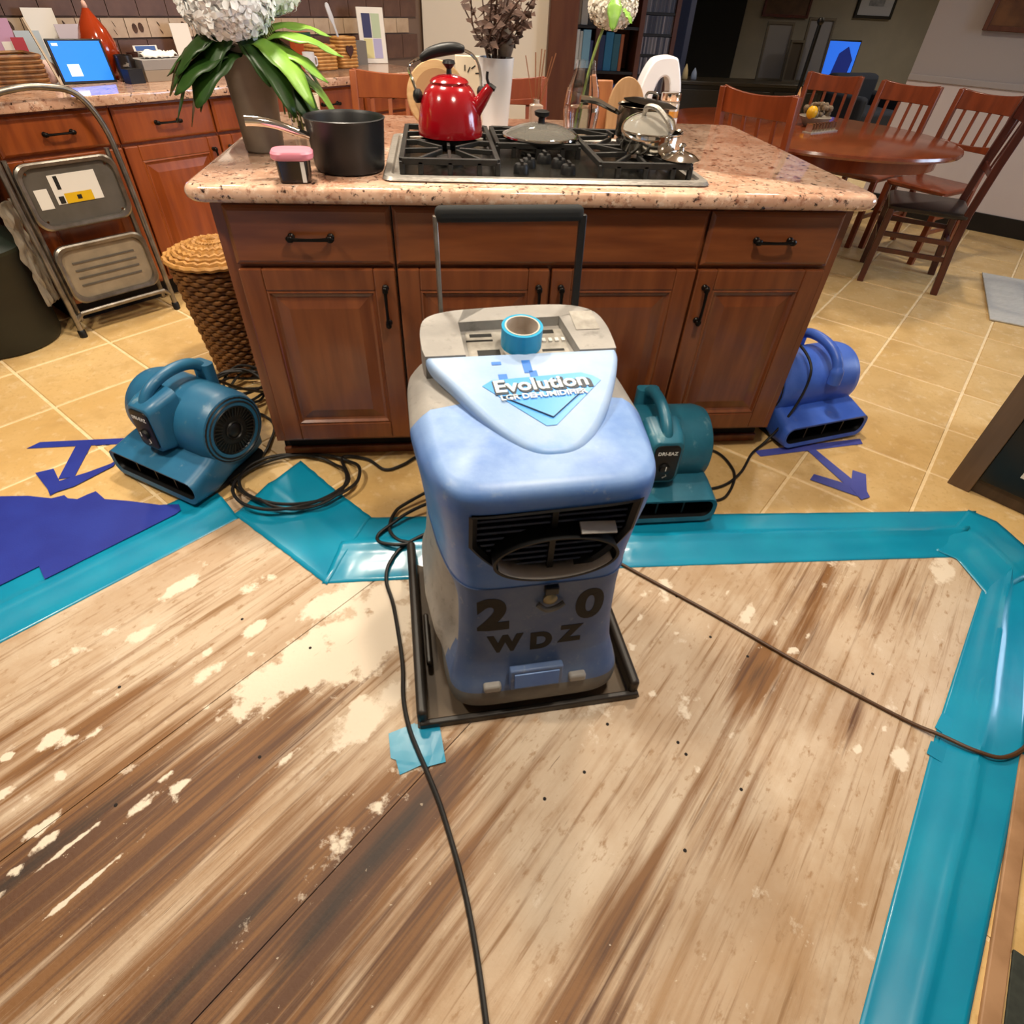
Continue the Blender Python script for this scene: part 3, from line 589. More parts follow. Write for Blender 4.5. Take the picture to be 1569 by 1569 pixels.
# frame top with the sunken panel: three pieces round the well, one mesh
for poly in ([(-.200,.1352)]+cons[1:18]+[(-.118,.2555),(-.115,.1352)], cons[15:30]+[(.118,.2655),(-.118,.2555)], [(.118,.2655)]+cons[28:]+[(.135,.1352)]):
    b.loft([cring(poly, -.03), cring(poly, top-.003), [(p[0], p[1], p[2]+.003) for p in cring(poly, top-.003)]])
b.build('console', m_grayp, dh)
b = MB().loft([cring(well, -.01), cring(well, .004)]); cp = b.build('control_panel', m_grayp, dh)
lidrot = Matrix.Rotation(math.atan(.145), 4, 'X')
def on_lid(me, x, y, dz, m, par, name, rz=0):
    o = link(name, me, m, par, smooth=False); o.matrix_local = Matrix.Translation((x, y, lidz(y)+dz)) @ lidrot @ Matrix.Rotation(rz, 4, 'Z'); return o
def rectm(w, h, t=.0008): 
    b = MB().box((0, 0, 0), (w, h, t)); me = D.meshes.new('plate'); me.from_pydata(b.v, [], b.f); return me
m_pan = mat('pale_control_sticker', 'a59f95', .5, col2='8c867c', scale=40)
on_lid(rectm(.225, .105), .008, .197, .0046, m_pan, cp, 'pale_patch')
for x, y, ww_, hh in [(-.07,.235,.05,.012),(-.075,.215,.06,.006),(-.06,.17,.05,.02),(.075,.24,.05,.014),(.085,.17,.05,.008),(.03,.155,.03,.006)]: on_lid(rectm(ww_, hh), x, y, .0052, m_ink, cp, 'printed_mark')
for k in range(5): on_lid(rectm(.008, .012, .004), .055+k*.015, .205, .007, m_paper, cp, 'button')
on_lid(rectm(.055, .075), .172, .245, top+.001, m_pan, dh, 'side_sticker')
for x, y, a, b_ in [(-.055,.10,.020,.010),(-.048,.055,.018,.016),(.008,.085,.018,.042),(.017,.06,.016,.02)]: on_lid(rectm(a, b_), x, y, top+.0008, mat('bare_blue_scuff', '3b74c8', .4) if 'bare_blue_scuff' not in D.materials else D.materials['bare_blue_scuff'], dh, 'scuff')
# maker's shield logo on the lid
lg = MB().prism([(-.112,.012),(-.09,.028),(.1,.033),(.122,.02),(.135,.004),(.01,-.118),(-.01,-.118)], 0, .0008)
me = D.meshes.new('logo_shield'); me.from_pydata(lg.v, [], lg.f); logo = on_lid(me, .018, .02, top+.0006, mat('bright_blue_logo', '4f9ae6', .35), dh, 'logo_shield', .03)
def local(me, m, par, name, loc, rz=0):
    o = link(name, me, m, par, smooth=False); o.location = loc; o.rotation_euler = (0, 0, rz); return o
m_wt = mat('white_lettering', 'e6e6e2', .5)
tri = MB()
for a, c in (((-.078,-.028),(.008,-.098)),((.008,-.098),(.092,-.022)),((-.078,-.028),(-.04,-.028))): tri.bar((*a, .0014), (*c, .0014), .0009, .006)
tm = D.meshes.new('logo_outline'); tm.from_pydata(tri.v, [], tri.f); local(tm, mat('grey_logo_line', '46505e', .5), logo, 'logo_outline', (0, 0, 0))
local(text_mesh('Evolution', .054, .0007, .0030), mat('logo_shadow', '2c3540', .5), logo, 'lettering_shadow', (.011, .001, .0014), .02)
local(text_mesh('Evolution', .052, .0008, .0012), m_wt, logo, 'lettering', (.008, .004, .0024), .02)
local(text_mesh('LGR DEHUMIDIFIER', .0205, .0006, .0006), m_wt, logo, 'lettering', (.006, -.031, .0032), .02)
# stencilled marks sprayed on the lower front, wrapped on its curve
def stencil(body, size, x, z, bold, rot=0):
    me = text_mesh(body, size, .0004, bold, res=6); bm = bmesh.new(); bm.from_mesh(me)
    bmesh.ops.triangulate(bm, faces=bm.faces[:]); bmesh.ops.subdivide_edges(bm, edges=[e for e in bm.edges if e.calc_length() > .012], cuts=2)
    c, s = math.cos(rot), math.sin(rot)
    for v in bm.verts:
        X, Zz = x+v.co.x*c-v.co.y*s, z+v.co.x*s+v.co.y*c; v.co = Vector((X, front_y(X, Zz, .0006+v.co.z), Zz))
    bm.to_mesh(me); bm.free(); return link('stencil_lettering', me, m_sten, lower, smooth=False)
stencil('2', .13, -.106, .326, .007, .02); stencil('0', .125, .108, .328, .005, .02)
for ch, x, z in (('W', -.078, .230), ('D', .004, .226), ('Z', .072, .238)): stencil(ch, .068, x, z, .004)
# latch, nameplate and hinges
lt = MB(); y = front_y(.02, .38); lt.span((.0, y-.012, .39), (.030, y+.004, .412)); lt.build('latch_hook', m_black, dh, bevel=.003)
MB().lathe([(.014, 0), (.016, -.008), (.008, -.014)], 12, (.014, y, .372), 'y').build('latch', mat('tarnished_brass', '8d8468', .4, metal=.6), dh)
MB().tube([(-.012, y-.006, .358), (.004, y-.014, .348), (.026, y-.014, .35), (.045, y-.008, .357)], .006, 8, smooth=4).build('latch_lever', m_baseg, dh)
y = front_y(.01, .13); pl = MB().box((-.008, y-.010, .140), (.125, .020, .066), Matrix.Rotation(-.12, 3, 'X')).build('name_plate', m_lblue, dh, bevel=.004)
MB().box((-.008, y-.0215, .141), (.105, .003, .046), Matrix.Rotation(-.12, 3, 'X')).build('plate_inset', m_blue, pl, bevel=.001)
for sx in (-.110, .094): MB().box((sx, front_y(sx, .115)-.002, .112), (.042, .022, .022), Matrix.Rotation(-.15, 3, 'X')).build('hinge', m_grayp, dh, bevel=.006)
# folding handle behind: two thin bars and a foam grip
for p, q in (((-.150, .30, .62), (-.153, .345, .955)), ((.165, .30, .64), (.172, .345, .955))): MB().bar(p, q, .009 if p[0] < 0 else .016, .02 if p[0] < 0 else .022).build('handle_bar', m_alu if p[0] < 0 else m_black, dh, bevel=.002)
MB().bar((-.153, .345, .958), (.172, .345, .958), .032, .032).build('handle_grip', m_blackm, dh, bevel=.012, seg=3)
# tray under it
tr = thing('drip_tray', 'black metal tray with raised side rails under the dehumidifier', 'tray', (.004, -.73, -.0118), math.radians(4.0))
MB().span((-.285, -.285, 0), (.275, .29, .006)).build('pan', m_well, tr, bevel=.002)
for a, c, r in (((-.268, -.27, .03), (-.275, .285, .045), 1), ((.262, -.27, .03), (.252, .285, .045), 1)): MB().box([(a[i]+c[i])/2 for i in range(3)], (.026, .575, .05), Matrix.Rotation(.0, 3, 'Z')).build('side_rail', m_tray, tr, bevel=.01, seg=3)
MB().span((-.28, -.288, .0), (.27, -.272, .022)).build('front_lip', m_tray, tr, bevel=.004)
MB().box((-.245, -.05, .03), (.014, .16, .02)).build('rail_grip', m_tray, tr, bevel=.005)
# roll of tape standing on the lid
tp = thing('tape_roll', 'small roll of bright teal tape standing on the dehumidifier console', 'tape roll', (.008, -.548, .737), 0)
tp.rotation_euler = (.14, 0, 0)
MB().lathe([(.038, 0), (.0445, 0), (.0445, .046), (.038, .046)], 40, cap=(False, False)).build('tape', mat('bright_teal_tape', '0f8fb8', .35), tp)
b = MB().lathe([(.0345, .001), (.0378, .001), (.0378, .0468), (.0345, .0468)], 40, cap=(False, False)); b.f += [(j, 120+j, 120+(j+1) % 40, (j+1) % 40) for j in range(40)]; b.build('cardboard_core', mat('pale_cardboard', 'c9bdb2', .8, col2='a99a8c', scale=20), tp)
# ================================================================== AIR MOVERS
def air_mover(label, loc, rz, m, panel=True):
    t = thing('air_mover', label, 'air mover', loc, rz, 'air movers')
    R = .128; zc = .178
    MB().lathe([(.085, -.188), (.10, -.19), (.118, -.182), (R-.004, -.165), (R, -.15), (R, .15), (R-.004, .165), (.118, .182), (.10, .19), (.085, .188)], 44, (0, .02, zc), 'x', (False, False)).build('drum', m, t)
    for sx in (-1, 1):
        g = MB().lathe([(.114, sx*.1835), (.110, sx*.187), (.095, sx*.183), (.085, sx*.178), (.03, sx*.168)], 36, (0, .02, zc), 'x').build('inlet', m_black, t)
        gr = MB().lathe([(.094, sx*.187), (.099, sx*.193), (.104, sx*.187)], 36, (0, .02, zc), 'x', (False, False))
        for rr_ in (.03, .082): gr.lathe([(rr_-.003, sx*.186), (rr_, sx*.190), (rr_+.003, sx*.186)], 30, (0, .02, zc), 'x', (False, False))
        for k in range(36):
            a = 2*PI*k/36; ca, sa = math.cos(a), math.sin(a); gr.bar((sx*.187, .02+.05*ca, zc+.05*sa), (sx*.189, .02+.082*ca, zc+.082*sa), .003, .003)
        gr.build('inlet_guard', mat('charcoal_guard', '1d1d1b', .4) if 'charcoal_guard' not in D.materials else D.materials['charcoal_guard'], g)
        MB().sphere((sx*.182, .02, zc), .026, 14, (.4, 1, 1)).build('hub', m_black, g)
    def rr3(w, h, r, y, z, bow=0): return [(p[0], y-bow*(1-(2*p[0]/w)**2), p[1]) for p in rrect(w, h, r, 5, 0, z)]
    MB().loft([rr3(.375, .066, .028, -.196, .060, .012), rr3(.398, .092, .034, -.200, .058, .012), rr3(.400, .096, .034, -.185, .058, .01), rr3(.385, .125, .03, -.11, .066), rr3(.35, .15, .04, -.02, .085), rr3(.31, .14, .04, .10, .08), rr3(.26, .10, .03, .15, .06)], (False, True)).build('nozzle', m, t)
    nz = MB().loft([rr3(.376, .067, .028, -.1955, .060, .012), rr3(.36, .055, .02, -.13, .062)], (False, True)).build('outlet', m_black, t)
    for k in (-1, 0, 1): MB().span((k*.09-.003, -.185, .034), (k*.09+.003, -.14, .088)).build('vane', m_black, nz)
    MB().prism(rrect(.36, .30, .05, 5, 0, -.02), 0.001, .014).build('foot', m_black, t)
    if panel:
        b = MB().loft([[(p[0], y, p[1]+dz) for p in rrect(w_, h_, .025, 5, 0, .222)] for w_, h_, y, dz in ((.125, .19, -.05, .012), (.118, .178, -.115, .004), (.104, .160, -.150, 0), (.096, .152, -.154, 0))]); b.build('control_housing', m, t)
        p = MB().loft([[(q[0], y, q[1]) for q in rrect(w_, h_, .018, 5, 0, .222)] for w_, h_, y in ((.082, .136, -.150), (.082, .136, -.158), (.076, .13, -.1595))]).build('control_panel', m_black, t)
        x = text_mesh('DRI-EAZ', .017, .0004, .0004); o = link('lettering', x, m_wt, p, smooth=False); o.location = (0, -.1602, .262); o.rotation_euler = (PI/2, 0, 0)
        MB().lathe([(.018, -.158), (.017, -.17), (.012, -.172)], 16, (0, 0, .205), 'y').build('dial', m_black, p); MB().span((-.0015, -.174, .205), (.0015, -.1725, .221)).build('dial_pointer', m_wt, p)
        MB().tube([(.006, -.159, .19), (.012, -.1605, .175), (.0, -.1605, .168)], .002, 5).build('printed_mark', m_wt, p)
    MB().tube([(0, -.135, .235), (0, -.128, .285), (0, -.098, .328), (0, -.045, .352), (0, .02, .357), (0, .075, .345), (0, .112, .31), (0, .122, .26)], lambda q: .0185 if .15 < q < .85 else .0235, 12, smooth=6).build('carry_handle', m, t)
    MB().loft([[(x_, y_, z_) for x_, y_ in rrect(.075, .04, .015, 4, 0, .112)] for z_ in (.20, .30, .335)]).build('handle_root', m, t)
    return t
air_mover('blue air mover with round side grille left of the island', (-1.035, .055, .006), math.radians(-33), m_fanL)
air_mover('teal air mover between dehumidifier and right island cabinet', (.515, -.185, .004), 0, m_fanC)
air_mover('periwinkle blue air mover at the right end of the island', (1.29, .235, .002), math.radians(13), m_fanR, False)
# ================================================================== CORDS
def cord(label, pts, r, m, z=None, cat='cord', name='power_cord', k=6, n=8):
    P = [(p[0], p[1], (p[2] if len(p) > 2 else z)) for p in pts]
    return tag(MB().tube(P, r, n, smooth=k).build(name, m), label, cat)
coil = []
for k in range(60):
    a = .6+k*.42; e = 1+.10*math.sin(k*.7); coil.append((-.685+.185*e*math.cos(a)+.02*math.sin(k*.31), -.10+.155*e*math.sin(a), .012+.0016*(k % 15)+.004*abs(math.sin(k*.9))))
cord('coiled black cord on teal tape right of the left air mover', [(-.90,.03,.015),(-.93,-.05,.012),(-.87,-.14,.012),(-.79,-.2,.012)]+coil[8:44]+[(-.55,.03,.012),(-.46,.02,.008),(-.393,-.044,.007),(-.33,-.02,.007),(-.265,.035,.007),(-.15,.05,.007)], .0058, m_cord)
cord('loose black cord loops at the left rear of the dehumidifier', [(-.10,-.12,.05),(-.30,-.24,.02),(-.347,-.284,.012),(-.36,-.361,.012),(-.33,-.41,.012),(-.29,-.43,.016),(-.33,-.44,.02),(-.385,-.42,.014),(-.394,-.385,.012),(-.35,-.34,.018),(-.28,-.29,.03),(-.12,-.22,.05)], .0055, m_cord)
cord('black cord running from dehumidifier down to the bottom of the photo', [(-.12,-.34,.03),(-.291,-.420,.012),(-.349,-.490,.004),(-.361,-.561,-.005),(-.335,-.661,-.006),(-.305,-.839,-.006),(-.298,-.95,-.006),(-.282,-1.03,-.003),(-.261,-1.088,-.003),(-.235,-1.15,-.005),(-.203,-1.237,-.006),(-.161,-1.397,-.006),(-.136,-1.582,-.006),(-.12,-1.85,-.006)], .0055, m_cord)
cord('thin brown cord crossing the plywood to the right tape strip', [(.30,-.47,.0),(.351,-.533,-.006),(.594,-.767,-.0068),(.779,-.955,-.0068),(.95,-1.112,-.0068),(1.012,-1.167,.004),(1.06,-1.215,.016),(1.12,-1.235,.016),(1.22,-1.20,.012),(1.35,-1.1,.006)], .005, m_cordb)
cord('black cord curling between the teal and periwinkle air movers', [(.70,-.27,.03),(.742,-.284,.008),(.811,-.265,.007),(.886,-.165,.007),(.90,-.08,.007),(.875,-.0,.007),(.80,.03,.007)], .005, m_cord)
cord('black cord draped over the periwinkle air mover', [(.70,-.215,.02),(.753,-.221,.008),(.835,-.2,.007),(.927,-.129,.007),(1.016,-.02,.007),(1.09,.035,.02),(1.15,.055,.10),(1.20,.085,.21),(1.215,.12,.295),(1.205,.20,.335),(1.19,.26,.33),(1.16,.33,.25)], .005, m_cord)
tang = []
for k in range(40):
    a = k*.9; tang.append((-1.0+.10*math.cos(a)*(1+.3*math.sin(k)), .50+.10*math.sin(a)*(1+.3*math.cos(k*1.3)), .02+.06*abs(math.sin(k*.55))))
cord('tangled black cord between wicker basket and left air mover', [(-.95,.18,.25),(-.93,.3,.15)]+tang+[(-.86,.3,.01),(-.83,.12,.01),(-.85,.03,.01)], .0055, m_cord)
cord('thin dark cord hanging down the side of the wicker basket', [(-.80,.60,.45),(-.815,.56,.3),(-.82,.5,.12),(-.83,.42,.02)], .004, m_cord)
# ================================================================== ON THE ISLAND
ZT = .917
ck = thing('gas_cooktop', 'stainless gas cooktop with black cast iron grates set in the island', 'cooktop', (.152, .335, ZT))
MB().loft([[(*q, zz) for q in rrect(w_, h_, .03, 5)] for w_, h_, zz in ((.905, .60, 0), (.915, .61, .004), (.905, .60, .012), (.87, .565, .013), (.86, .555, .006))]).build('steel_tray', m_steel, ck)
MB().loft([[(*q, zz) for q in rrect(.825, .525, .02, 4)] for zz in (.004, .009)]).build('black_deck', mat('black_enamel_deck', '15130f', .25), ck)
def grate(x0, x1, y0, y1):
    b = MB(); r = .011; z = .040
    L = [(x0, y0), (x1, y0), (x1, y1), (x0, y1)]
    for i in range(4): b.bar((*L[i], z), (*L[(i+1) % 4], z), .014, .016)
    for x, y in L+[((x0+x1)/2, y0), ((x0+x1)/2, y1), (x0+.05, y0), (x1-.05, y0)]: b.bar((x, y, .008), (x, y, z), .014, .014)
    ym = (y0+y1)/2; b.bar((x0, ym, z), (x1, ym, z), .012, .014)
    xm = (x0+x1)/2
    for yc in ((y0+ym)/2, (ym+y1)/2):
        for k in range(8):
            a = 2*PI*k/8; ex_ = .5*(x1-x0) if abs(math.cos(a)) > .5 else .5*(ym-y0)
            px = xm+math.cos(a)*.5*(x1-x0)*(1 if abs(math.cos(a)) > .38 else 0); py = yc+math.copysign(1, math.sin(a))*.5*(ym-y0) if abs(math.sin(a)) > .38 else yc
            b.bar((px, py, z), (xm+.03*math.cos(a), yc+.03*math.sin(a), z+.004), .009, .013)
    b.build('grate', m_iron, ck, bevel=.002)
    for yc in ((y0+ym)/2, (ym+y1)/2):
        bu = MB().lathe([(.045, .009), (.045, .016), (.038, .019), (.036, .026), (.03, .029)], 24, (xm, yc, 0)).build('burner', m_iron, ck)
grate(-.405, -.145, -.25, .25); grate(.145, .405, -.25, .25); grate(-.125, .125, -.02, .25)
for x, y in [(-.075,-.215),(-.045,-.145),(.01,-.085),(.045,-.14),(.06,-.215)]:
    kn = MB().lathe([(.022, .009), (.021, .024), (.017, .032), (.010, .033)], 18, (x, y, 0)); kn.span((x-.004, y-.018, .03), (x+.004, y+.018, .040)); kn.build('knob', m_black, ck)
ZG = ZT+.049
# red kettle
kt_ = thing('kettle', 'glossy red enamel kettle with black grip on left burner', 'kettle', (-.113, .385, ZG), math.radians(-8))
MB().lathe([(.085, 0), (.097, .004), (.098, .012), (.0965, .03), (.092, .06), (.084, .09), (.072, .115), (.06, .128), (.052, .132)], 40).build('body', m_red, kt_)
MB().lathe([(.056, .130), (.057, .136), (.05, .143), (.032, .150), (.012, .154)], 32).build('lid', m_red, kt_)
MB().lathe([(.008, .152), (.007, .165), (.012, .170), (.019, .178), (.016, .185), (.006, .187)], 18).build('lid_knob', m_black, kt_)
MB().tube([(.075, -.01, .07), (.095, -.012, .095), (.112, -.014, .118), (.122, -.015, .13)], lambda t: .022-.010*t, 14, smooth=4).build('spout', m_red, kt_)
MB().tube([(.104, -.014, .128), (.122, -.014, .132), (.136, -.014, .124)], .007, 8).build('spout_cap', m_black, kt_); MB().tube([(.12, -.014, .13), (.112, -.014, .148), (.113, -.014, .165)], .004, 8, smooth=3).build('whistle_lever', m_black, kt_)
MB().sphere((-.094, -.005, .098), .015, 12, (1, 1, 1.3)).build('handle_mount', m_black, kt_)
MB().sphere((.092, .02, .112), .013, 12, (1, 1, 1.3)).build('handle_mount', m_black, kt_)
MB().tube([(-.096, -.005, .105), (-.108, 0, .135), (-.118, .01, .155), (-.118, .02, .168), (-.104, .03, .178), (-.073, .035, .188)], .0042, 8, smooth=5).build('handle_arm', m_chrome, kt_)
MB().tube([(.092, .02, .12), (.086, .04, .165), (.066, .045, .195), (.032, .042, .209)], .0042, 8, smooth=5).build('handle_arm', m_chrome, kt_)
MB().tube([(-.088, .035, .180), (-.058, .038, .196), (-.018, .04, .206), (.017, .04, .210), (.042, .04, .208)], lambda t: .006+.010*math.sin(PI*t)**.6, 12, smooth=4).build('handle_grip', m_black, kt_)
# lid lying on the centre grate
t = thing('pan_lid', 'clear glass pan lid with black knob lying on the centre grate', 'pan lid', (.172, .415, ZG), 0)
MB().lathe([(.118, 0), (.122, .002), (.121, .006), (.112, .007)], 40, cap=(False, False)).build('rim', m_chrome, t)
MB().lathe([(.114, .005), (.10, .016), (.07, .028), (.03, .036), (.008, .037)], 36, cap=(False, True)).build('dome', mat('smoky_glass', 'a9a59c', .06, trans=.75), t)
MB().lathe([(.011, .036), (.010, .05), (.022, .056), (.024, .066), (.015, .07)], 20).build('knob', m_black, t)
# black saucepan and its handle
t = thing('saucepan', 'deep matte black saucepan with steel handle left of the cooktop', 'saucepan', (-.40, .165, ZT), 0)
m_bpan = mat('matte_black_pan', '121214', .42)
MB().lathe([(.080, 0), (.092, .004), (.095, .012), (.104, .118), (.107, .124), (.104, .126), (.098, .118), (.091, .012), (.02, .008)], 44, cap=(True, True)).build('pot', m_bpan, t)
MB().tube([(-.092, -.045, .085), (-.12, -.06, .096), (-.16, -.078, .113), (-.20, -.092, .122), (-.232, -.10, .124)], lambda q: .0085+.004*q, 10, smooth=4).build('handle', m_chrome, t)
# small dark jar with pink lid
t = thing('small_jar', 'small dark square jar with pink lid at the front of the island', 'jar', (-.525, .03, ZT), .12)
MB().loft([[(*q, zz) for q in rrect(w_, w_*.9, .012, 4)] for w_, zz in ((.070, 0), (.078, .003), (.084, .052))]).build('glass', mat('dark_jar_contents', '231611', .12, coat=.6), t)
MB().loft([[(*q, zz) for q in rrect(w_, w_*.85, .03, 5)] for w_, zz in ((.098, .052), (.104, .056), (.104, .066), (.096, .071), (.07, .072))]).build('lid', m_pink, t)
MB().span((.018, -.0395, .004), (.028, -.0375, .05)).build('label_stripe', m_paper, t)
# tall grey vase of white hydrangea with big drooping leaves
t = thing('flower_vase', 'tall stone grey vase on the left end of the island', 'vase', (-.675, .385, ZT), 0)
MB().lathe([(.052, 0), (.056, .004), (.060, .08), (.066, .17), (.074, .26), (.069, .26), (.058, .10), (.02, .08)], 36).build('vessel', m_vase, t)
fl = thing('flower_bouquet', 'bouquet of white hydrangea with large drooping green leaves in grey vase', 'flowers', (-.675, .385, ZT+.10), 0)
MB().tube([(0, 0, 0), (.005, -.005, .1), (.01, -.01, .25)], .008, 8).build('stem', m_leafd, fl)
def leaf(parent, base, az, L, W, droop, lift, m, fold=.25):
    b = MB(); ca, sa = math.cos(az), math.sin(az)
    def fn(u, v):
        s = (v-.5)*2; wd = W*math.sin(PI*min(1, u*.93+.05))**.75*(1-.25*u)
        r = L*(u-.18*droop*u*u); z = lift*u*L-droop*L*u*u; side = s*wd/2
        return (base[0]+r*ca-side*sa, base[1]+r*sa+side*ca, base[2]+z-fold*abs(side)+.004*math.sin(u*20)*abs(s))
    b.grid(fn, 12, 6); return b.build('leaf', m, parent, solid=.0008)
rnd = random.Random(3)
spec = [(math.radians(a), L, W, dr, li, mm) for a, L, W, dr, li, mm in [(-20,.24,.085,.55,.25,m_leafl),(-40,.26,.08,.75,.25,m_leafl),(-5,.27,.10,.5,.4,m_leafl),(15,.24,.09,.5,.5,m_leafl),(-60,.17,.07,.9,.35,m_leafd),(-128,.20,.13,.85,.25,m_leafd),(-142,.22,.14,.65,.22,m_leafd),(-158,.22,.14,.8,.25,m_leafd),(-176,.22,.14,.6,.25,m_leafd),(-36,.22,.11,.9,.2,m_leafd),(-118,.16,.08,.95,.3,m_leafd),(-135,.18,.11,.95,.3,m_leafd),(-148,.20,.12,.75,.3,m_leafd),(-168,.20,.12,.7,.3,m_leafd),(160,.20,.12,.7,.3,m_leafd),(-160,.24,.10,.95,.25,m_leafd),(178,.25,.10,.85,.3,m_leafd),(150,.24,.09,.8,.3,m_leafd),(-50,.23,.085,.95,.3,m_leafd),(-28,.25,.07,1.0,.2,m_leafd),(-150,.17,.085,1.1,.15,m_leafd),(60,.22,.09,.6,.3,m_leafd),(100,.22,.09,.6,.3,m_leafd),(5,.22,.08,.9,.3,m_leafd),(-172,.21,.09,1.1,.2,m_leafd),(-12,.28,.06,.75,.1,m_leafl)]]
for a, L, W, dr, li, mm in spec: leaf(fl, (.012*math.cos(a), .012*math.sin(a), .165+rnd.uniform(-.02, .02)), a, L*1.05, W*1.25, dr, li, mm)
def flower_head(parent, c, R, n, m, seed, flat_=.75):
    r = random.Random(seed); b = MB()
    for i in range(n):
        th = math.acos(1-2*(i+.5)/n); ph = i*2.39996; d = Vector((math.sin(th)*math.cos(ph), math.sin(th)*math.sin(ph), math.cos(th)*flat_)); p = Vector(c)+d*R*r.uniform(.86, 1.04)
        q = d.to_track_quat('Z', 'Y').to_matrix(); s = R*(.19 if n < 300 else .21)*r.uniform(.8, 1.3); tw = r.uniform(0, 6)
        for k in range(4):
            a = tw+k*PI/2; e1 = Vector((math.cos(a), math.sin(a), .10)); e2 = Vector((-math.sin(a), math.cos(a), 0))
            b.add([p+q@v for v in (Vector((0, 0, 0)), s*(e1*.5+e2*.34), s*(e1*.9+e2*.2+Vector((0, 0, .1))), s*(e1*1.35+Vector((0, 0, -.25))), s*(e1*.9-e2*.2+Vector((0, 0, .1))), s*(e1*.5-e2*.34))], [(0, 1, 2, 5), (5, 2, 3, 4)])
    core = MB().sphere(c, R*.84, 16, (1, 1, flat_)); b.add(core.v, core.f)
    return tag(b.build('flower_head', m, parent, smooth=False), kind='stuff')
flower_head(fl, (-.01, -.05, .25), .115, 620, m_petal, 5)
flower_head(fl, (-.06, .07, .27), .09, 320, m_petal, 6)
flower_head(fl, (.085, .06, .28), .085, 320, m_petal, 8)
# hanging thin sprigs
sp = MB()
for k in range(7): sp.tube([(.06+.004*k, -.045+.006*k, .20), (.085+.006*k, -.05+.005*k, .11), (.088+.01*k, -.052+.006*k, .0-.01*k)], .0025, 5, smooth=4)
tag(sp.build('sprig', mat('yellow_green_sprig', '6e7430', .6, col2='39401c', scale=30), fl), kind='stuff')
# patterned crock behind the vase
t = thing('mug', 'black and white patterned mug behind the black saucepan', 'mug', (-.60, .72, ZT), 0)
m_check = mat('black_white_pattern', '15140f', .4, col2='c9c4b8', scale=46, lo=.49, hi=.52, stretch=(1, 1, 2.2), detail=1)
MB().lathe([(.045, 0), (.05, .003), (.052, .07)], 28, cap=(True, False)).build('patterned_wall', m_check, t); MB().lathe([(.0525, .07), (.053, .102), (.049, .102), (.046, .02), (.01, .012)], 28).build('rim', mat('cream_glaze', 'cfc4b0', .3), t)
# white tall vase with dried branches
t = thing('tall_vase', 'tall tapered white vase right of the red kettle', 'vase', (.06, .80, ZT), 0)
MB().lathe([(.042, 0), (.046, .004), (.062, .215), (.058, .215), (.044, .03), (.01, .02)], 32).build('vessel', m_white, t)
dr = thing('dried_arrangement', 'dried brown branches and curled leaves in the tall white vase', 'dried flowers', (.06, .80, ZT+.03), 0)
r = random.Random(11)
for k in range(34):
    a = r.uniform(0, 2*PI); sp_ = r.uniform(.03, .16)*(1.4 if k % 4 == 0 else 1); H_ = r.uniform(.26, .46); b = MB()
    P = [(.02*math.cos(a), .02*math.sin(a), 0), (.03*math.cos(a), .03*math.sin(a), .18), (sp_*.6*math.cos(a), sp_*.6*math.sin(a), .18+(H_-.18)*.5), (sp_*math.cos(a+.3), sp_*math.sin(a+.3), H_)]
    b.tube(P, .0022, 5, smooth=4); br = b.build('branch', m_dried, dr)
    if k < 28:
        lb = MB(); Q = crom(P, 6)
        for i in range(9, len(Q), 2):
            for s in (-1, 1):
                q = Q[i]; d = Vector((math.cos(a+s*1.2), math.sin(a+s*1.2), r.uniform(-.2, .9))).normalized(); e = d.orthogonal().normalized(); l = r.uniform(.022, .045); w_ = l*.33
                lb.add([q, q+d*l*.45+e*w_, q+d*l+Vector((0, 0, -.008)), q+d*l*.45-e*w_], [(0, 1, 2, 3)])
        tag(lb.build('dried_leaves', m_dried, br, smooth=False), kind='stuff')
b = MB()
for k in range(7): b.sphere((.06+.013*k, -.04+.004*k, .235+.022*k), .013-.0006*k, 8, (1, .5, 1))
b.build('round_seed_pods', m_dried, dr)
b = MB(); b.lathe([(.02, .19), (.03, .22), (.026, .25), (.012, .27), (.004, .29)], 14, (.028, -.03, 0)); b.build('dried_artichoke', mat('grey_dried_head', '4a4038', .8, col2='5f554b', scale=40), dr)
# round wooden board behind kettle
t = thing('round_board', 'round pale wooden board standing behind the red kettle', 'board', (-.15, .76, ZT), 0, rot=(math.radians(-12), 0, 0))
MB().lathe([(.10, -.008), (.104, 0), (.10, .008)], 40, (0, 0, .104), 'y').build('board', mat('pale_bamboo', 'b39269', .5, col2='a58459', scale=8, stretch=(1, 1, 8)), t)
MB().lathe([(.078, -.0095), (.078, -.0085)], 40, (0, 0, .104), 'y').build('inset', mat('board_inset', '8f6b47', .5), t)
# reed diffuser
t = thing('reed_diffuser', 'small glass reed diffuser with thin brown reeds behind the pan lid', 'diffuser', (.235, .98, ZT), 0)
MB().loft([[(*q, zz) for q in rrect(w_, w_, .008, 3)] for w_, zz in ((.048, 0), (.05, .003), (.05, .06), (.022, .066), (.022, .078))]).build('bottle', mat('frosted_glass', 'd6c4b4', .25, trans=.5), t)
for k, (dx, dy) in enumerate([(-.05,.0),(-.012,.01),(.02,-.01),(.05,.0),(.065,.01),(.012,.02)]): MB().bar((dx*.1, dy*.1, .03), (dx, dy, .21+.01*(k % 3)), .003, .003).build('reed', mat('brown_reed', '7a4a2a', .7) if 'brown_reed' not in D.materials else D.materials['brown_reed'], t)
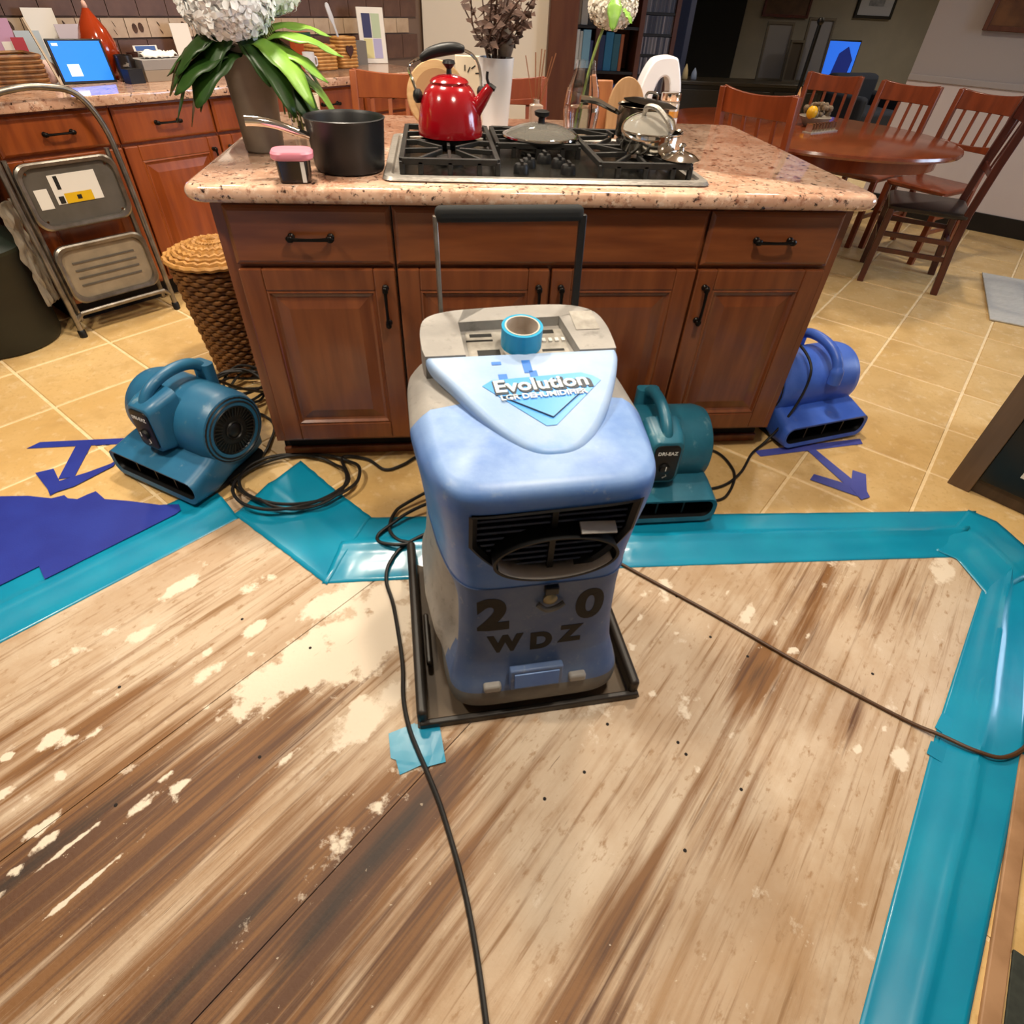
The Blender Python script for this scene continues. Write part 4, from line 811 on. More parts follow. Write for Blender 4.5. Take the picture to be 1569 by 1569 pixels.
# faceted glass bottle with a hydrangea stem
t = thing('glass_bottle', 'faceted clear glass bottle vase with water behind right grate', 'vase', (.357, .70, ZT), .2)
NB = 9
MB().lathe([(.050, 0), (.056, .004), (.062, .06), (.065, .085), (.058, .14), (.036, .20), (.033, .225), (.030, .225), (.033, .20), (.050, .14), (.056, .085), (.054, .06), (.048, .01), (.01, .008)], NB).build('glass', m_glass, t, smooth=False)
MB().lathe([(.045, .011), (.0515, .06), (.0535, .085), (.052, .095)], NB).build('water', mat('water', 'f2efe6', .0, trans=1, ior=1.33), t, smooth=False)
s1 = thing('single_hydrangea', 'single cream hydrangea stem standing in the glass bottle', 'flower', (.357, .70, ZT+.01), 0)
MB().tube([(-.015, 0, .005), (.0, 0, .12), (.02, .0, .22), (.045, .0, .30)], .0045, 8, smooth=4).build('stem', mat('pale_green_stem', '7f8f45', .5), s1)
flower_head(s1, (.07, .01, .355), .075, 310, m_petal2, 15)
leaf(s1, (.055, -.075, .375), math.radians(-100), .05, .05, 1.2, -.4, m_leafl); leaf(s1, (.085, -.07, .35), math.radians(-50), .045, .035, .6, -.2, m_leafl)
# boards behind the pots
t = thing('cutting_board', 'rounded tan wooden board leaning up behind the steel pots', 'board', (.545, .80, ZT), 0, rot=(math.radians(-8), 0, 0))
MB().xf(Matrix.Identity(4)); b = MB().loft([[(p[0], y, p[1]) for p in [(-.07, 0), (.07, 0)]+[(.07*math.cos(a)*(1 if True else 0), .07+.105*math.sin(a)) for a in [PI*i/18 for i in range(19)]]] for y in (-.007, .007)]); b.build('board', mat('tan_wood', '8d6a45', .55, col2='a07c55', scale=6, stretch=(6, 1, 1)), t, bevel=.003)
t = thing('cutting_board', 'narrow reddish wooden board behind the glass bottle', 'board', (.45, .835, ZT), .1, rot=(math.radians(-7), 0, .1))
MB().span((-.04, -.006, 0), (.05, .006, .16)).build('board', mat('reddish_wood', '8a5230', .5, col2='9a6238', scale=6, stretch=(6, 1, 1)), t, bevel=.006)
# white arch shaped holder and a jar
t = thing('white_stand', 'white arch shaped stand at the back of the island', 'stand', (.725, 1.0, ZT), -.05)
o_ = [(-.095, 0), (-.097, .08), (-.082, .15), (-.055, .205), (-.025, .222), (.03, .225), (.05, .20), (.072, .13), (.078, .06), (.070, 0)]
i_ = [(-.04, 0), (-.038, .06), (-.032, .12), (-.018, .155), (0, .165), (.016, .158), (.028, .13), (.034, .08), (.036, .04), (.036, 0)]
O2 = [(p.x, p.y) for p in crom([(a, b_, 0) for a, b_ in o_], 4)]; I2 = [(p.x, p.y) for p in crom([(a, b_, 0) for a, b_ in i_], 4)]
b = MB(); n_ = len(O2)
for y in (-.045, .045): b.v += [(x, y, z) for x, z in O2]+[(x, y, z) for x, z in I2]
for k in range(n_-1):
    A, B_ = k, k+1; S_ = 2*n_
    b.f += [(A, B_, n_+B_, n_+A), (S_+A, S_+n_+A, S_+n_+B_, S_+B_), (A, S_+A, S_+B_, B_), (n_+A, n_+B_, S_+n_+B_, S_+n_+A)]
b.f += [(0, n_, 3*n_, 2*n_), (n_-1, 3*n_-1, 4*n_-1, 2*n_-1)]
b.build('arch', mat('glossy_white_plastic', 'd5d5da', .3), t, bevel=.006)
t = thing('glass_jar', 'clear jar with metal lid and amber contents beside white stand', 'jar', (.742, .90, ZT), 0)
MB().lathe([(.034, 0), (.038, .004), (.038, .09), (.032, .10)], 24).build('glass', mat('jar_glass', 'c9b9a6', .15, trans=.4), t); MB().lathe([(.0385, .002), (.0388, .045)], 24, cap=(False, False)).build('paper_label', m_paper, t)
MB().lathe([(.037, .099), (.038, .101), (.038, .122), (.034, .125), (.01, .125)], 24).build('lid', m_chrome, t); MB().lathe([(.0384, .047), (.0384, .068)], 24, cap=(False, False)).build('contents', mat('amber_contents', 'b57b28', .4), t)
# steel pots on the right burners
def pot(label, loc, R, H_, hz, hl, rz, m):
    t = thing('steel_pot', label, 'pot', loc, rz)
    MB().lathe([(R*.86, 0), (R*.95, .003), (R, .012), (R, H_-.003), (R*1.04, H_), (R*1.03, H_+.002), (R*.965, H_-.002), (R*.96, .014), (.01, .008)], 40).build('pot', m, t)
    if hl: MB().tube([(-R*.97, 0, hz), (-R-.03, 0, hz+.012), (-R-.08, 0, hz+.03), (-R-hl, 0, hz+.034)], lambda q: .006+.004*q, 8, smooth=4).build('handle', m_chrome, t)
    return t
pot('tall steel saucepan with long handle on the rear right burner', (.50, .435, ZG), .080, .088, .066, .13, .05, mat('dull_steel', '6f665a', .25, metal=1))
t = thing('pan_lid', 'dark flat pan lid lying on the tall steel saucepan', 'pan lid', (.517, .43, ZG+.0915), 0, rot=(.0, .10, 0))
MB().lathe([(.082, 0), (.086, .003), (.06, .010), (.01, .013)], 36).build('cover', mat('dark_steel', '2b2722', .3, metal=.9), t); MB().tube([(-.02, 0, .011), (-.015, 0, .028), (.015, 0, .028), (.02, 0, .011)], .004, 6, smooth=4).build('knob', m_chrome, t)
pot('wide shiny steel pan on the front right burner', (.475, .235, ZG), .088, .052, .05, 0, 0, m_chrome)
t = thing('pan_lid', 'domed glass lid tilted against the wide steel pan', 'pan lid', (.457, .22, ZG+.060), 0, rot=(.34, -.2, 0))
MB().lathe([(.074, 0), (.078, .002), (.077, .006), (.072, .007)], 36, cap=(False, False)).build('rim', m_chrome, t); MB().lathe([(.073, .004), (.05, .016), (.02, .022), (.004, .023)], 32, cap=(False, True)).build('dome', mat('lid_glass', 'b5b0a6', .08, trans=.6), t)
MB().tube([(-.005, .035, .018), (.0, .025, .045), (.02, -.005, .052), (.04, -.04, .035), (.05, -.052, .012)], .007, 8, smooth=5).build('loop_handle', m_steel, t)
t = thing('small_dish', 'small shiny steel lid on the right front grate corner', 'lid', (.535, .125, ZG), 0)
MB().lathe([(.052, 0), (.055, .003), (.04, .014), (.012, .022)], 28).build('cover', m_chrome, t); MB().lathe([(.008, .02), (.006, .03), (.012, .035), (.008, .04)], 12).build('knob', m_chrome, t)
# ================================================================== LEFT SIDE: STEP STOOL, BIN, BASKET
st = kt('step_stool', 'folded grey aluminium two step stool leaning on the left counter', 'step stool', -.3375, 2.075, 0); st.rotation_euler = (math.radians(-3.0), 0, PI/4)
W2 = .228
hoop = [(-W2, 0, .01), (-W2, .0, .3), (-W2, .0, .62), (-W2+.012, .0, .80), (-W2+.07, .0, .915), (-W2+.17, 0, .945), (W2-.17, 0, .945), (W2-.07, 0, .915), (W2-.012, 0, .80), (W2, 0, .62), (W2, 0, .3), (W2, 0, .01)]
MB().tube(hoop, .0125, 10, smooth=5).build('front_frame', m_alu, st)
MB().tube([(-W2+.03, .035, .06), (-W2+.03, .03, .5), (-W2+.03, .02, .72)], .011, 8, smooth=3).build('rear_leg', m_alu, st); MB().tube([(W2-.03, .035, .06), (W2-.03, .03, .5), (W2-.03, .02, .72)], .011, 8, smooth=3).build('rear_leg', m_alu, st)
MB().tube([(-W2+.004, 0, .075), (-W2+.03, -.008, .10), (-W2+.07, -.01, .105), (W2-.07, -.01, .105), (W2-.03, -.008, .10), (W2-.004, 0, .075)], .010, 8, smooth=4).build('lower_bar', m_alu, st)
for s in (-1, 1): MB().lathe([(.017, -.002), (.017, .03), (.014, .034)], 12, (s*W2, 0, 0)).build('rubber_foot', m_black, st)
def step(z0, z1, m_in, y=-.012):
    w_ = 2*W2-.075; h_ = z1-z0; zc = (z0+z1)/2
    fr = MB().loft([[(p[0], yy, p[1]) for p in rrect(w_+g, h_+g, .05, 6, 0, zc)] for g, yy in ((0, y+.02), (.012, y+.01), (.012, y-.008), (.0, y-.014), (-.024, y-.012), (-.03, y))], (False, False)).build('step', m_alu, st)
    MB().loft([[(p[0], yy, p[1]) for p in rrect(w_-.026, h_-.026, .04, 6, 0, zc)] for yy in (y+.012, y+.001)]).build('tread', m_in, fr); return fr
a = step(.46, .70, mat('dark_stool_panel', '4b463e', .5, col2='57514a', scale=10)); b2 = step(.15, .385, mat('worn_tan_tread', '8f8069', .6, col2='7d6f5b', scale=14))
MB().span((-.085, -.0125, .545), (.10, -.0112, .655)).build('warning_label', m_paper, a); MB().span((-.05, -.0140, .545), (.06, -.0128, .583)).build('yellow_label', m_yellow, a); MB().span((-.155, -.0125, .535), (-.105, -.0112, .61)).build('white_label', m_paper, a)
MB().span((-.065, -.0138, .6), (-.05, -.0128, .65)).build('printed_mark', m_ink, a); MB().span((-.075, -.0142, .548), (-.055, -.0130, .575)).build('printed_mark', m_ink, a); MB().span((-.004, -.0150, .556), (.014, -.0141, .572)).build('printed_mark', m_ink, a)
for k in range(4): MB().span((-.14, -.0145, .215+k*.032), (.13, -.0105, .222+k*.032)).build('tread_rib', D.materials['dark_stool_panel'], b2)
for sx in (-1, 1):
    for zz in (.49, .67): MB().lathe([(.006, -.0105), (.005, -.0145)], 8, (sx*.155, 0, zz), 'y').build('rivet', m_chrome, a)
# clear bag hanging on the stool
b = MB().grid(lambda u, v: ((v-.5)*.10+.015*noise.noise(Vector((u*5, v*3, 2))), .02*noise.noise(Vector((u*9, v*6, 5))), -.42*u+.01*noise.noise(Vector((u*8, v*8, 9)))), 26, 10)
o = b.build('plastic_bag', mat('crinkled_clear_plastic', 'a89c8a', .25, alpha=.45), solid=.0008); o.location = K(-.60, 2.135, .58); o.rotation_euler = (0, 0, PI/4+.7); tag(o, 'crinkled clear plastic bag hanging left of the step stool', 'bag')
t = thing('waste_bin', 'round dark green black waste bin at the left edge', 'bin', (-2.19, 1.045, 0), 0)
m_bin = mat('dark_green_black_plastic', '12130f', .5, col2='1b1d17', scale=6)
MB().lathe([(.20, 0), (.215, .006), (.22, .02), (.235, .38), (.244, .40), (.244, .42), (.232, .42), (.205, .03), (.02, .02)], 40).build('tub', m_bin, t); MB().lathe([(.246, .405), (.25, .42), (.24, .43), (.18, .47), (.05, .485)], 40).build('lid', mat('dark_green_lid', '18221a', .5), t)
# wicker basket by the island
t = thing('wicker_basket', 'tall dark wicker basket with golden woven lid left of the island', 'basket', (-1.05, .76, 0), 0)
NR = 26
MB().lathe([(.10, .004), (.112, .01), (.165, .47), (.15, .47)], 30).build('liner', mat('basket_inner', '2c1a0c', .8), t)
for k in range(NR):
    z = .015+k*.0178; R0 = .114+.055*z/.48; ph = (k % 2)*PI/18
    MB().tube([((R0+.0055*math.sin(18*a+ (k % 2)*PI))*math.cos(a), (R0+.0055*math.sin(18*a+(k % 2)*PI))*math.sin(a), z+.0015*math.sin(5*a+k)) for a in [2*PI*i/90 for i in range(90)]], .0088, 6, closed=True).build('strand', m_wick, t)
lidp = D.objects.new('lid', None); 
for k in range(9):
    R0 = .178-.019*k; z = .485+.05*(1-(R0/.18)**2)
    MB().tube([((R0+.003*math.sin(24*a+(k % 2)*PI))*math.cos(a), (R0+.003*math.sin(24*a+(k % 2)*PI))*math.sin(a), z+.003*math.sin(24*a)) for a in [2*PI*i/72 for i in range(72)]], .0105, 6, closed=True).build('lid_strand', m_wickl, t)
MB().lathe([(.172, .478), (.16, .49), (.08, .522), (.01, .53)], 28).build('lid_core', m_wickl, t)
# ================================================================== ON THE LEFT COUNTER
ZC = .902
def card(name, label, cat, s, t, w_, h_, rz, tilt, m, th=.003, marks=(), z=ZC):
    o = thing(name, label, cat, K(s, t, z), 0, rot=(-tilt, 0, PI/4+rz))
    MB().box((0, 0, h_/2), (w_, th, h_)).build('sheet', m, o)
    for x, zz, a, b_, mm in marks: MB().box((x, -th/2-.0006, zz), (a, .001, b_)).build('printed_patch', mm, o)
    return o
m_pinkp = mat('pink_print', 'b58aa5', .6); m_redp = mat('red_print', '9c2436', .6); m_bluep = mat('blue_print', '3b5a96', .6); m_greyp = mat('grey_print', '6b665f', .6); m_yelp = mat('pale_yellow_print', 'c9c08a', .6); m_navy = mat('navy_print', '33365c', .6); m_gren = mat('pale_green_print', 'a9b79a', .6); m_lav = mat('lavender_print', 'a39fc0', .6)
t = kt('tablet_computer', 'tablet with glowing blue screen standing on the left counter', 'tablet', .035, 2.50, ZC, 0); t.rotation_euler = (math.radians(-14), math.radians(1), PI/4)
MB().box((0, 0, .082), (.235, .009, .165)).build('body', m_black, t, bevel=.004)
scr = MB().box((0, -.0048, .083), (.212, .001, .145)).build('screen', mat('blue_screen', '1c6fe6', .3, emit=.8), t)
MB().box((-.045, -.0056, .05), (.05, .0006, .045)).build('screen_picture', mat('pale_screen_patch', 'a9c4f5', .3, emit=.9), scr); MB().box((-.085, -.0056, .143), (.025, .0006, .010)).build('screen_text', D.materials['pale_screen_patch'], scr)
MB().box((0, .03, .03), (.06, .05, .006), Matrix.Rotation(.9, 3, 'X')).build('stand', m_black, t)
t = kt('stylus', 'long pale wooden stick leaning beside the tablet', 'stick', -.10, 2.47, ZC); t.rotation_euler = (math.radians(-12), math.radians(-8), PI/4); MB().span((-.004, -.004, 0), (.004, .004, .24)).build('stick', mat('pale_stick', 'b7a58d', .6), t)
t = kt('glass_bottle', 'tall red orange glass bottle behind the tablet', 'bottle', .17, 2.62, ZC)
MB().lathe([(.04, 0), (.05, .006), (.070, .05), (.082, .10), (.078, .14), (.058, .19), (.036, .225), (.02, .25), (.014, .262)], 30).build('glass', mat('red_orange_glass', 'a8370f', .1, coat=.8, trans=.3), t); MB().lathe([(.010, .262), (.012, .270), (.008, .285), (.004, .288)], 14).build('stopper', mat('clear_stopper', 'c9a292', .15), t)
card('greeting_card', 'pink and white floral card at the left end of the counter', 'card', -.19, 2.73, .15, .22, .1, .10, m_pinkp, marks=[(.035, .10, .05, .08, m_paper), (0, .03, .06, .03, m_paper)])
card('greeting_card', 'red folded card leaning among the cards at far left', 'card', -.13, 2.68, .05, .16, -.2, .25, m_redp)
card('greeting_card', 'white card with small red flower behind the tablet', 'card', .02, 2.75, .13, .255, 0, .09, m_paper, marks=[(.01, .12, .022, .03, m_redp), (-.02, .06, .05, .04, m_greyp)])
card('greeting_card', 'small white lavender card right of the flower card', 'card', .115, 2.72, .11, .20, .1, .15, mat('lavender_card', 'b8b0bd', .6), marks=[(0, .1, .03, .02, m_pinkp)])
card('greeting_card', 'pale blue grey card left of the flower card', 'card', -.07, 2.71, .10, .18, -.1, .2, mat('pale_blue_card', 'a3adb5', .6), marks=[(0, .04, .05, .03, m_paper)])
card('photo_card', 'small photo card with blue top edge on the counter', 'card', .42, 2.67, .12, .12, 0, .2, m_paper, marks=[(0, .108, .10, .018, m_bluep), (.01, .05, .035, .05, m_ink)])
card('white_sheet', 'blank white sheet leaning by the drooping leaves', 'card', .66, 2.74, .10, .20, 0, .1, m_paper)
t = kt('wicker_tray', 'brown wicker letter tray at the left end of the counter', 'tray', -.27, 2.56, ZC)
for k in range(7): MB().tube([(p[0], p[1], .012+k*.016) for p in rrect(.26-.004*(k % 2), .20, .03, 4)], .0085, 6, closed=True).build('strand', m_wick, t)
MB().span((-.12, -.09, .0), (.12, .09, .10)).build('filling', mat('tray_inner', '3a2413', .8), t)
t = kt('white_cup', 'pale pink white paper bundle between wicker tray and tablet', 'bundle', -.105, 2.56, ZC); MB().sphere((0, 0, .045), .042, 14, (1, .8, 1.1)).build('bundle', mat('pale_pink_paper', 'c9a79b', .7, col2='d6bfb5', scale=20, bump=.4), t)
def mug(label, s, t_, R, H_, m):
    t = kt('mug', label, 'mug', s, t_, ZC); MB().lathe([(R*.8, 0), (R*.9, .003), (R, H_*.5), (R*.95, H_), (R*.85, H_), (R*.85, .02), (.01, .012)], 24).build('cup', m, t); MB().tube([(R*.95, 0, H_*.75), (R*1.5, 0, H_*.7), (R*1.5, 0, H_*.35), (R*.95, 0, H_*.28)], .005, 8, smooth=4).build('handle', m, t)
mug('dark patterned mug right of the tablet', .215, 2.50, .042, .10, mat('dark_pattern_glaze', '1f1612', .35, col2='8f8478', scale=30, lo=.62, hi=.66)); mug('brown glazed mug behind the grey tissue box', .315, 2.60, .036, .10, mat('brown_glaze', '3a1f17', .3))
card('phone_speaker', 'black boxy speaker between tablet and tissue box', 'speaker', .20, 2.42, .075, .055, .2, 0, m_black, th=.05)
t = kt('tissue_box', 'grey and tan tissue box with white tissues on the left counter', 'tissue box', .38, 2.48, ZC)
MB().span((-.12, -.06, 0), (.12, .06, .045)).build('box', mat('tan_box_board', '8f8272', .7), t, bevel=.002); MB().span((-.12, -.06, .045), (.12, .06, .085)).build('box_top', mat('grey_box_board', '8b8784', .7), t, bevel=.002)
MB().grid(lambda u, v: (-.09+.17*u, -.03+.06*v, .087+.03*abs(noise.noise(Vector((u*6, v*3, 1))))+.015*math.sin(PI*v)), 20, 8).build('tissues', m_paper, t, solid=.002)
t = kt('small_pots', 'tiny red capped bottle right of the tissue box', 'bottle', .60, 2.50, ZC); MB().lathe([(.016, 0), (.018, .003), (.018, .035), (.01, .042)], 14).build('bottle', m_black, t); MB().lathe([(.012, .042), (.012, .055), (.004, .057)], 12).build('cap', m_redp, t)
# heart basket with things in it, picture, papers at the far end
t = kt('heart_basket', 'golden wicker letter basket with heart cutout on the counter', 'basket', 1.52, 2.50, ZC)
for k in range(9): MB().tube([(p[0], p[1], .01+k*.0165) for p in rrect(.125+.004*(k % 2), .09, .02, 4)], .009, 6, closed=True).build('strand', m_wickl, t)
hp = [(.028*math.sin(a)**3, .0022*(13*math.cos(a)-5*math.cos(2*a)-2*math.cos(3*a)-math.cos(4*a))) for a in [2*PI*i/28 for i in range(28)]]
MB().loft([[(x, y, .085+z_) for x, z_ in hp] for y in (-.058, -.053)]).build('heart', mat('dark_heart', '3a1a12', .6), t); MB().span((-.055, -.035, 0), (.055, .035, .14)).build('liner', mat('basket_liner', '7a5326', .8), t)
t = kt('white_spatula', 'white plastic spatula sticking out of the heart basket', 'spatula', 1.49, 2.50, ZC+.14); t.rotation_euler = (0, math.radians(-20), PI/4); MB().loft([[(*q, zz) for q in rrect(w_, .008, .003, 2)] for w_, zz in ((.012, 0), (.016, .07), (.03, .10), (.026, .16), (.012, .17))]).build('spatula', m_white, t)
card('orange_green_box', 'green and orange food box behind the heart basket', 'box', 1.36, 2.70, .12, .16, 0, 0, mat('orange_box', 'a4481c', .6), th=.05, marks=[(0, .135, .12, .05, mat('green_box', '1f4a38', .6))])
t = kt('wicker_basket', 'plain golden wicker basket left of the heart basket', 'basket', 1.33, 2.48, ZC)
for k in range(7): MB().tube([(p[0], p[1], .01+k*.0165) for p in rrect(.15+.004*(k % 2), .10, .02, 4)], .009, 6, closed=True).build('strand', m_wickl, t)
MB().span((-.065, -.04, 0), (.065, .04, .10)).build('liner', D.materials['basket_liner'], t)
mug('white cup in front of the golden wicker basket', 1.20, 2.42, .034, .09, m_white)
card('picture_sheet', 'white framed sheet with four coloured panes at the far end of counter', 'picture', 1.86, 2.62, .17, .28, -.45, .12, m_paper, th=.012, marks=[(-.03, .19, .055, .12, m_navy), (.03, .19, .055, .12, m_gren), (-.03, .075, .055, .10, m_yelp), (.03, .075, .055, .10, m_lav)])
card('grey_box', 'plain grey box beside the heart basket', 'box', 1.70, 2.60, .11, .12, -.2, 0, mat('grey_box_card', '6b6661', .7), th=.06)
t = thing('appliance_box', 'pale cream box with dark scribbled marks behind the kettle', 'box', (-.02, 1.02, ZT), 0)
MB().span((-.055, -.02, 0), (.055, .02, .20)).build('box', mat('cream_box', 'c4b9a2', .7), t, bevel=.002)
for k, (x, z) in enumerate([(-.02, .165), (-.005, .16), (.012, .168), (.028, .15)]): MB().box((x, -.0206, z), (.004, .001, .018), Matrix.Rotation(.5*k, 3, 'Y')).build('ink_mark', m_ink, t)
# ================================================================== CHAIRS AND DINING TABLE
def chair(label, loc, rz, m=None, mseat=None, H_=.96, W_=.44, dep=.43, seat=.45, slats=4, group='dining chairs', lattice=False, cat='chair', name='dining_chair'):
    """faces local -y; back at +y"""
    m = m or m_chair; t = thing(name, label, cat, loc, rz, group); x = W_/2-.02; y = dep/2-.02
    MB().loft([[(*q, zz) for q in rrect(w_, d_, .03, 4)] for w_, d_, zz in ((W_-.02, dep-.02, seat-.03), (W_, dep, seat-.022), (W_, dep, seat-.008), (W_-.03, dep-.03, seat))]).build('seat', mseat or m, t)
    for s in (-1, 1):
        MB().bar((s*x, -y, 0), (s*x, -y, seat-.02), .036, .036).build('leg', m, t, bevel=.004)
        MB().loft([[(s*x+a*.016, yy+b_*.02, zz) for a, b_ in ((-1,-1),(1,-1),(1,1),(-1,1))] for yy, zz in ((y+.035, 0), (y+.005, seat*.6), (y, seat), (y+.02, seat+.25), (y+.055, H_))]).build('rear_leg', m, t, bevel=.004)
        MB().bar((s*x, -y, .20), (s*x, y+.015, .20), .016, .026).build('stretcher', m, t, bevel=.002); MB().bar((s*x, -y, .29), (s*x, y+.012, .29), .016, .026).build('stretcher', m, t, bevel=.002)
    for yy, zz in ((-y, .25), (y+.012, .24)): MB().bar((-x, yy, zz), (x, yy, zz), .026, .016).build('stretcher', m, t, bevel=.002)
    def yb(z): return y+.055*(max(0, z-seat-.05)/(H_-seat))
    def rail(z0, z1, bow, th=.018, nm='top_rail'):
        MB().loft([[(xx, yb(z)+bow*(1-(xx/x)**2)+dy, z+.018*(abs(xx)/x)**2*(1 if z > z1-.01 else 0)) for z, dy in ((z0, -th/2), (z0, th/2), (z1, th/2), (z1, -th/2))] for xx in [(-x+2*x*i/10) for i in range(11)]]).build(nm, m, t, bevel=.003)
    rail(H_-.105, H_-.012, .028); rail(seat+.17, seat+.20, .012, .014, 'lower_rail')
    if lattice:
        rail(seat+.27, seat+.29, .016, .014, 'lower_rail')
    for i in range(slats):
        xx = -x*.62+2*x*.62*i/(slats-1); q = 1-(xx/x)**2
        MB().bar((xx, yb(seat+.185)+.012*q, seat+.185), (xx, yb(H_-.1)+.028*q, H_-.10), .020, .010).build('slat', m, t, bevel=.002)
    return t
def facing(dx, dy): return math.atan2(dx, -dy)      # local -y points along (dx, dy)
chair('dark mahogany chair with black seat at the right edge', (2.80, 1.84, 0), facing(-.84, .54), m_chaird, m_seatd, H_=.98)
def chair_by_back(label, a, b, f, **k):
    mx, my = (a[0]+b[0])/2, (a[1]+b[1])/2; l = math.hypot(*f); f = (f[0]/l, f[1]/l)
    return chair(label, (mx+f[0]*.25, my+f[1]*.25, 0), facing(*f), **k)
chair_by_back('red brown chair with its curved back to the island', (1.29, 1.79), (1.555, 1.40), (.82, .57), H_=.985)
chair_by_back('red brown chair farthest from the island beside the blue screen', (2.62, 3.38), (2.90, 3.12), (-.67, -.74), H_=.935, W_=.40)
chair_by_back('middle of the three red brown chairs behind the dining table', (2.95, 2.99), (3.19, 2.63), (-.83, -.55), H_=.935, W_=.41)
chair_by_back('red brown chair behind the dining table nearest the right wall', (3.285, 2.625), (3.485, 2.265), (-.88, -.46), H_=.935, W_=.41)
chair('orange brown bar chair behind the kettle and black saucepan', (-.33, 1.47, 0), 0, mat('orange_chair_wood', '7d3a16', .4, col2='8f4a1e', scale=5, stretch=(5, 5, .8)), None, 1.0, .44, .40, .62, 4, 'bar chairs at the island', False, 'chair', 'bar_chair')
chair('red brown bar chair with lattice back behind the white vase', (.175, 1.44, 0), 0, mat('red_bar_chair_wood', '6f2f18', .4, col2='7f3a1d', scale=5, stretch=(5, 5, .8)), None, 1.0, .42, .40, .62, 3, 'bar chairs at the island', True, 'chair', 'bar_chair')
t = thing('dining_table', 'oval glossy red brown dining table beyond the island', 'table', (2.05, 2.2, 0), math.radians(135))
el = lambda a, b, z, n=56: [(a*math.cos(2*PI*i/n), b*math.sin(2*PI*i/n), z) for i in range(n)]
MB().loft([el(.83, .65, .716), el(.86, .68, .722), el(.865, .685, .732), el(.86, .68, .745), el(.84, .66, .75)]).build('table_top', m_table, t)
MB().loft([el(.76, .58, .65), el(.76, .58, .717)], (True, True)).build('apron', m_table, t)
MB().lathe([(.09, .12), (.11, .2), (.07, .3), (.06, .5), (.12, .6), (.15, .65)], 24).build('pedestal', m_chaird, t)
for k in range(4):
    a = PI/4+k*PI/2; MB().tube([(.06*math.cos(a), .06*math.sin(a), .16), (.25*math.cos(a), .25*math.sin(a), .10), (.42*math.cos(a), .42*math.sin(a), .028)], lambda q: .04-.015*q, 8, smooth=4).build('foot', m_chaird, t)
t = thing('centrepiece', 'woven centrepiece with dried flowers and yellow lemon on the dining table', 'centrepiece', (2.16, 2.30, .75), 0)
MB().lathe([(.05, 0), (.06, .004), (.095, .05), (.09, .052), (.055, .01), (.01, .008)], 24).build('bowl', mat('grey_bowl', '8a7f72', .5), t)
r = random.Random(4); b = MB()
for k in range(40):
    a = r.uniform(0, 6.28); q = r.uniform(0, .07); p = Vector((q*math.cos(a), q*math.sin(a), .05+r.uniform(0, .06))); b.sphere(p, r.uniform(.012, .02), 7)
tag(b.build('dried_flowers', mat('dried_beige', '8d7a63', .8, col2='5f4f3d', scale=30), t), kind='stuff')
MB().sphere((-.06, -.05, .075), .032, 14, (1, 1, 1.1)).build('lemon', mat('lemon_yellow', 'd8a315', .4), t); MB().lathe([(.018, .08), (.012, .13), (.002, .19)], 10, (-.14, .02, 0)).build('paper_cone', mat('pale_orange_paper', 'd09a62', .6), t)
t = thing('napkin_holder', 'low silver napkin holder beside the centrepiece', 'napkin holder', (2.10, 2.10, .75), .5)
for k in range(9): MB().span((-.12+k*.03, -.02, .004), (-.115+k*.03, .02, .045)).build('rib', m_chrome, t)
MB().span((-.13, -.03, 0), (.14, .03, .006)).build('base', m_steel, t)
tag(MB().prism([(3.49,1.90),(2.975,1.17),(3.85,.58),(4.4,1.3)], .001, .009).build('overlay', m_overlay, bevel=.003), 'pale grey rug on the tiles at the right edge', 'overlay')  # thin pale grey layer over the tiles
# ================================================================== FAR ROOM
m_bcase = mat('brown_bookcase_wood', '4c2717', .5, col2='5a3220', scale=4, stretch=(5, 5, .6)); m_cdw = mat('black_shelf_wood', '100d0c', .5)
def bookcase(name, label, x0, x1, y, zsh, m, msh, dep=.3, mid=None, h=2.0):
    t = thing(name, label, 'bookcase', (0, 0, 0))
    for x in [x0, x1]+([mid] if mid else []): MB().span((x-.02, y, 0), (x+.02, y+dep, h)).build('side_panel', m, t)
    for z in zsh: MB().span((x0+.02, y+.01, z-.02), (x1-.02, y+dep, z)).build('shelf', msh, t)
    MB().span((x0, y+dep, 0), (x1, y+dep+.015, h)).build('back_panel', m, t); return t
BY = 4.45
bookcase('bookcase', 'tall brown bookcase with coloured books behind the glass bottle', .985, 1.60, BY, [.10, .42, .80, 1.10, 1.42, 1.75], m_bcase, m_cdw, mid=1.235)
def books(x0, x1, y, z, specs, group, where, wmin=.02, wmax=.05, hmax=.26):
    x = x0; k = 0; ords = ['first', 'second', 'third', 'fourth', 'fifth', 'sixth', 'seventh', 'eighth', 'ninth', 'tenth']
    while x < x1-.01 and k < len(specs):
        cn, hx, w_, h_ = specs[k]; w_ = min(w_, x1-x)
        o = thing('book', f'{cn} book, {ords[k]} from left, {where}', 'book', (x+w_/2, y, z), 0, group)
        MB().box((0, .09, h_/2), (w_-.002, .17, h_)).build('cover', mat('book_'+hx, hx, .6) if 'book_'+hx not in D.materials else D.materials['book_'+hx], o, bevel=.002)
        MB().box((0, .095, h_/2+.001), (w_-.008, .165, h_-.004)).build('pages', m_paper, o); x += w_+.001; k += 1
books(1.01, 1.21, BY+.03, .80, [('pale teal', 'a9c0b9', .04, .27), ('white', 'dcded8', .035, .27), ('grey white', 'c4c8c2', .025, .26), ('light blue picture', '86b8d0', .07, .27), ('red and blue', '4a5fa8', .035, .20)], 'books on the left upper shelf', 'left bay of brown bookcase')
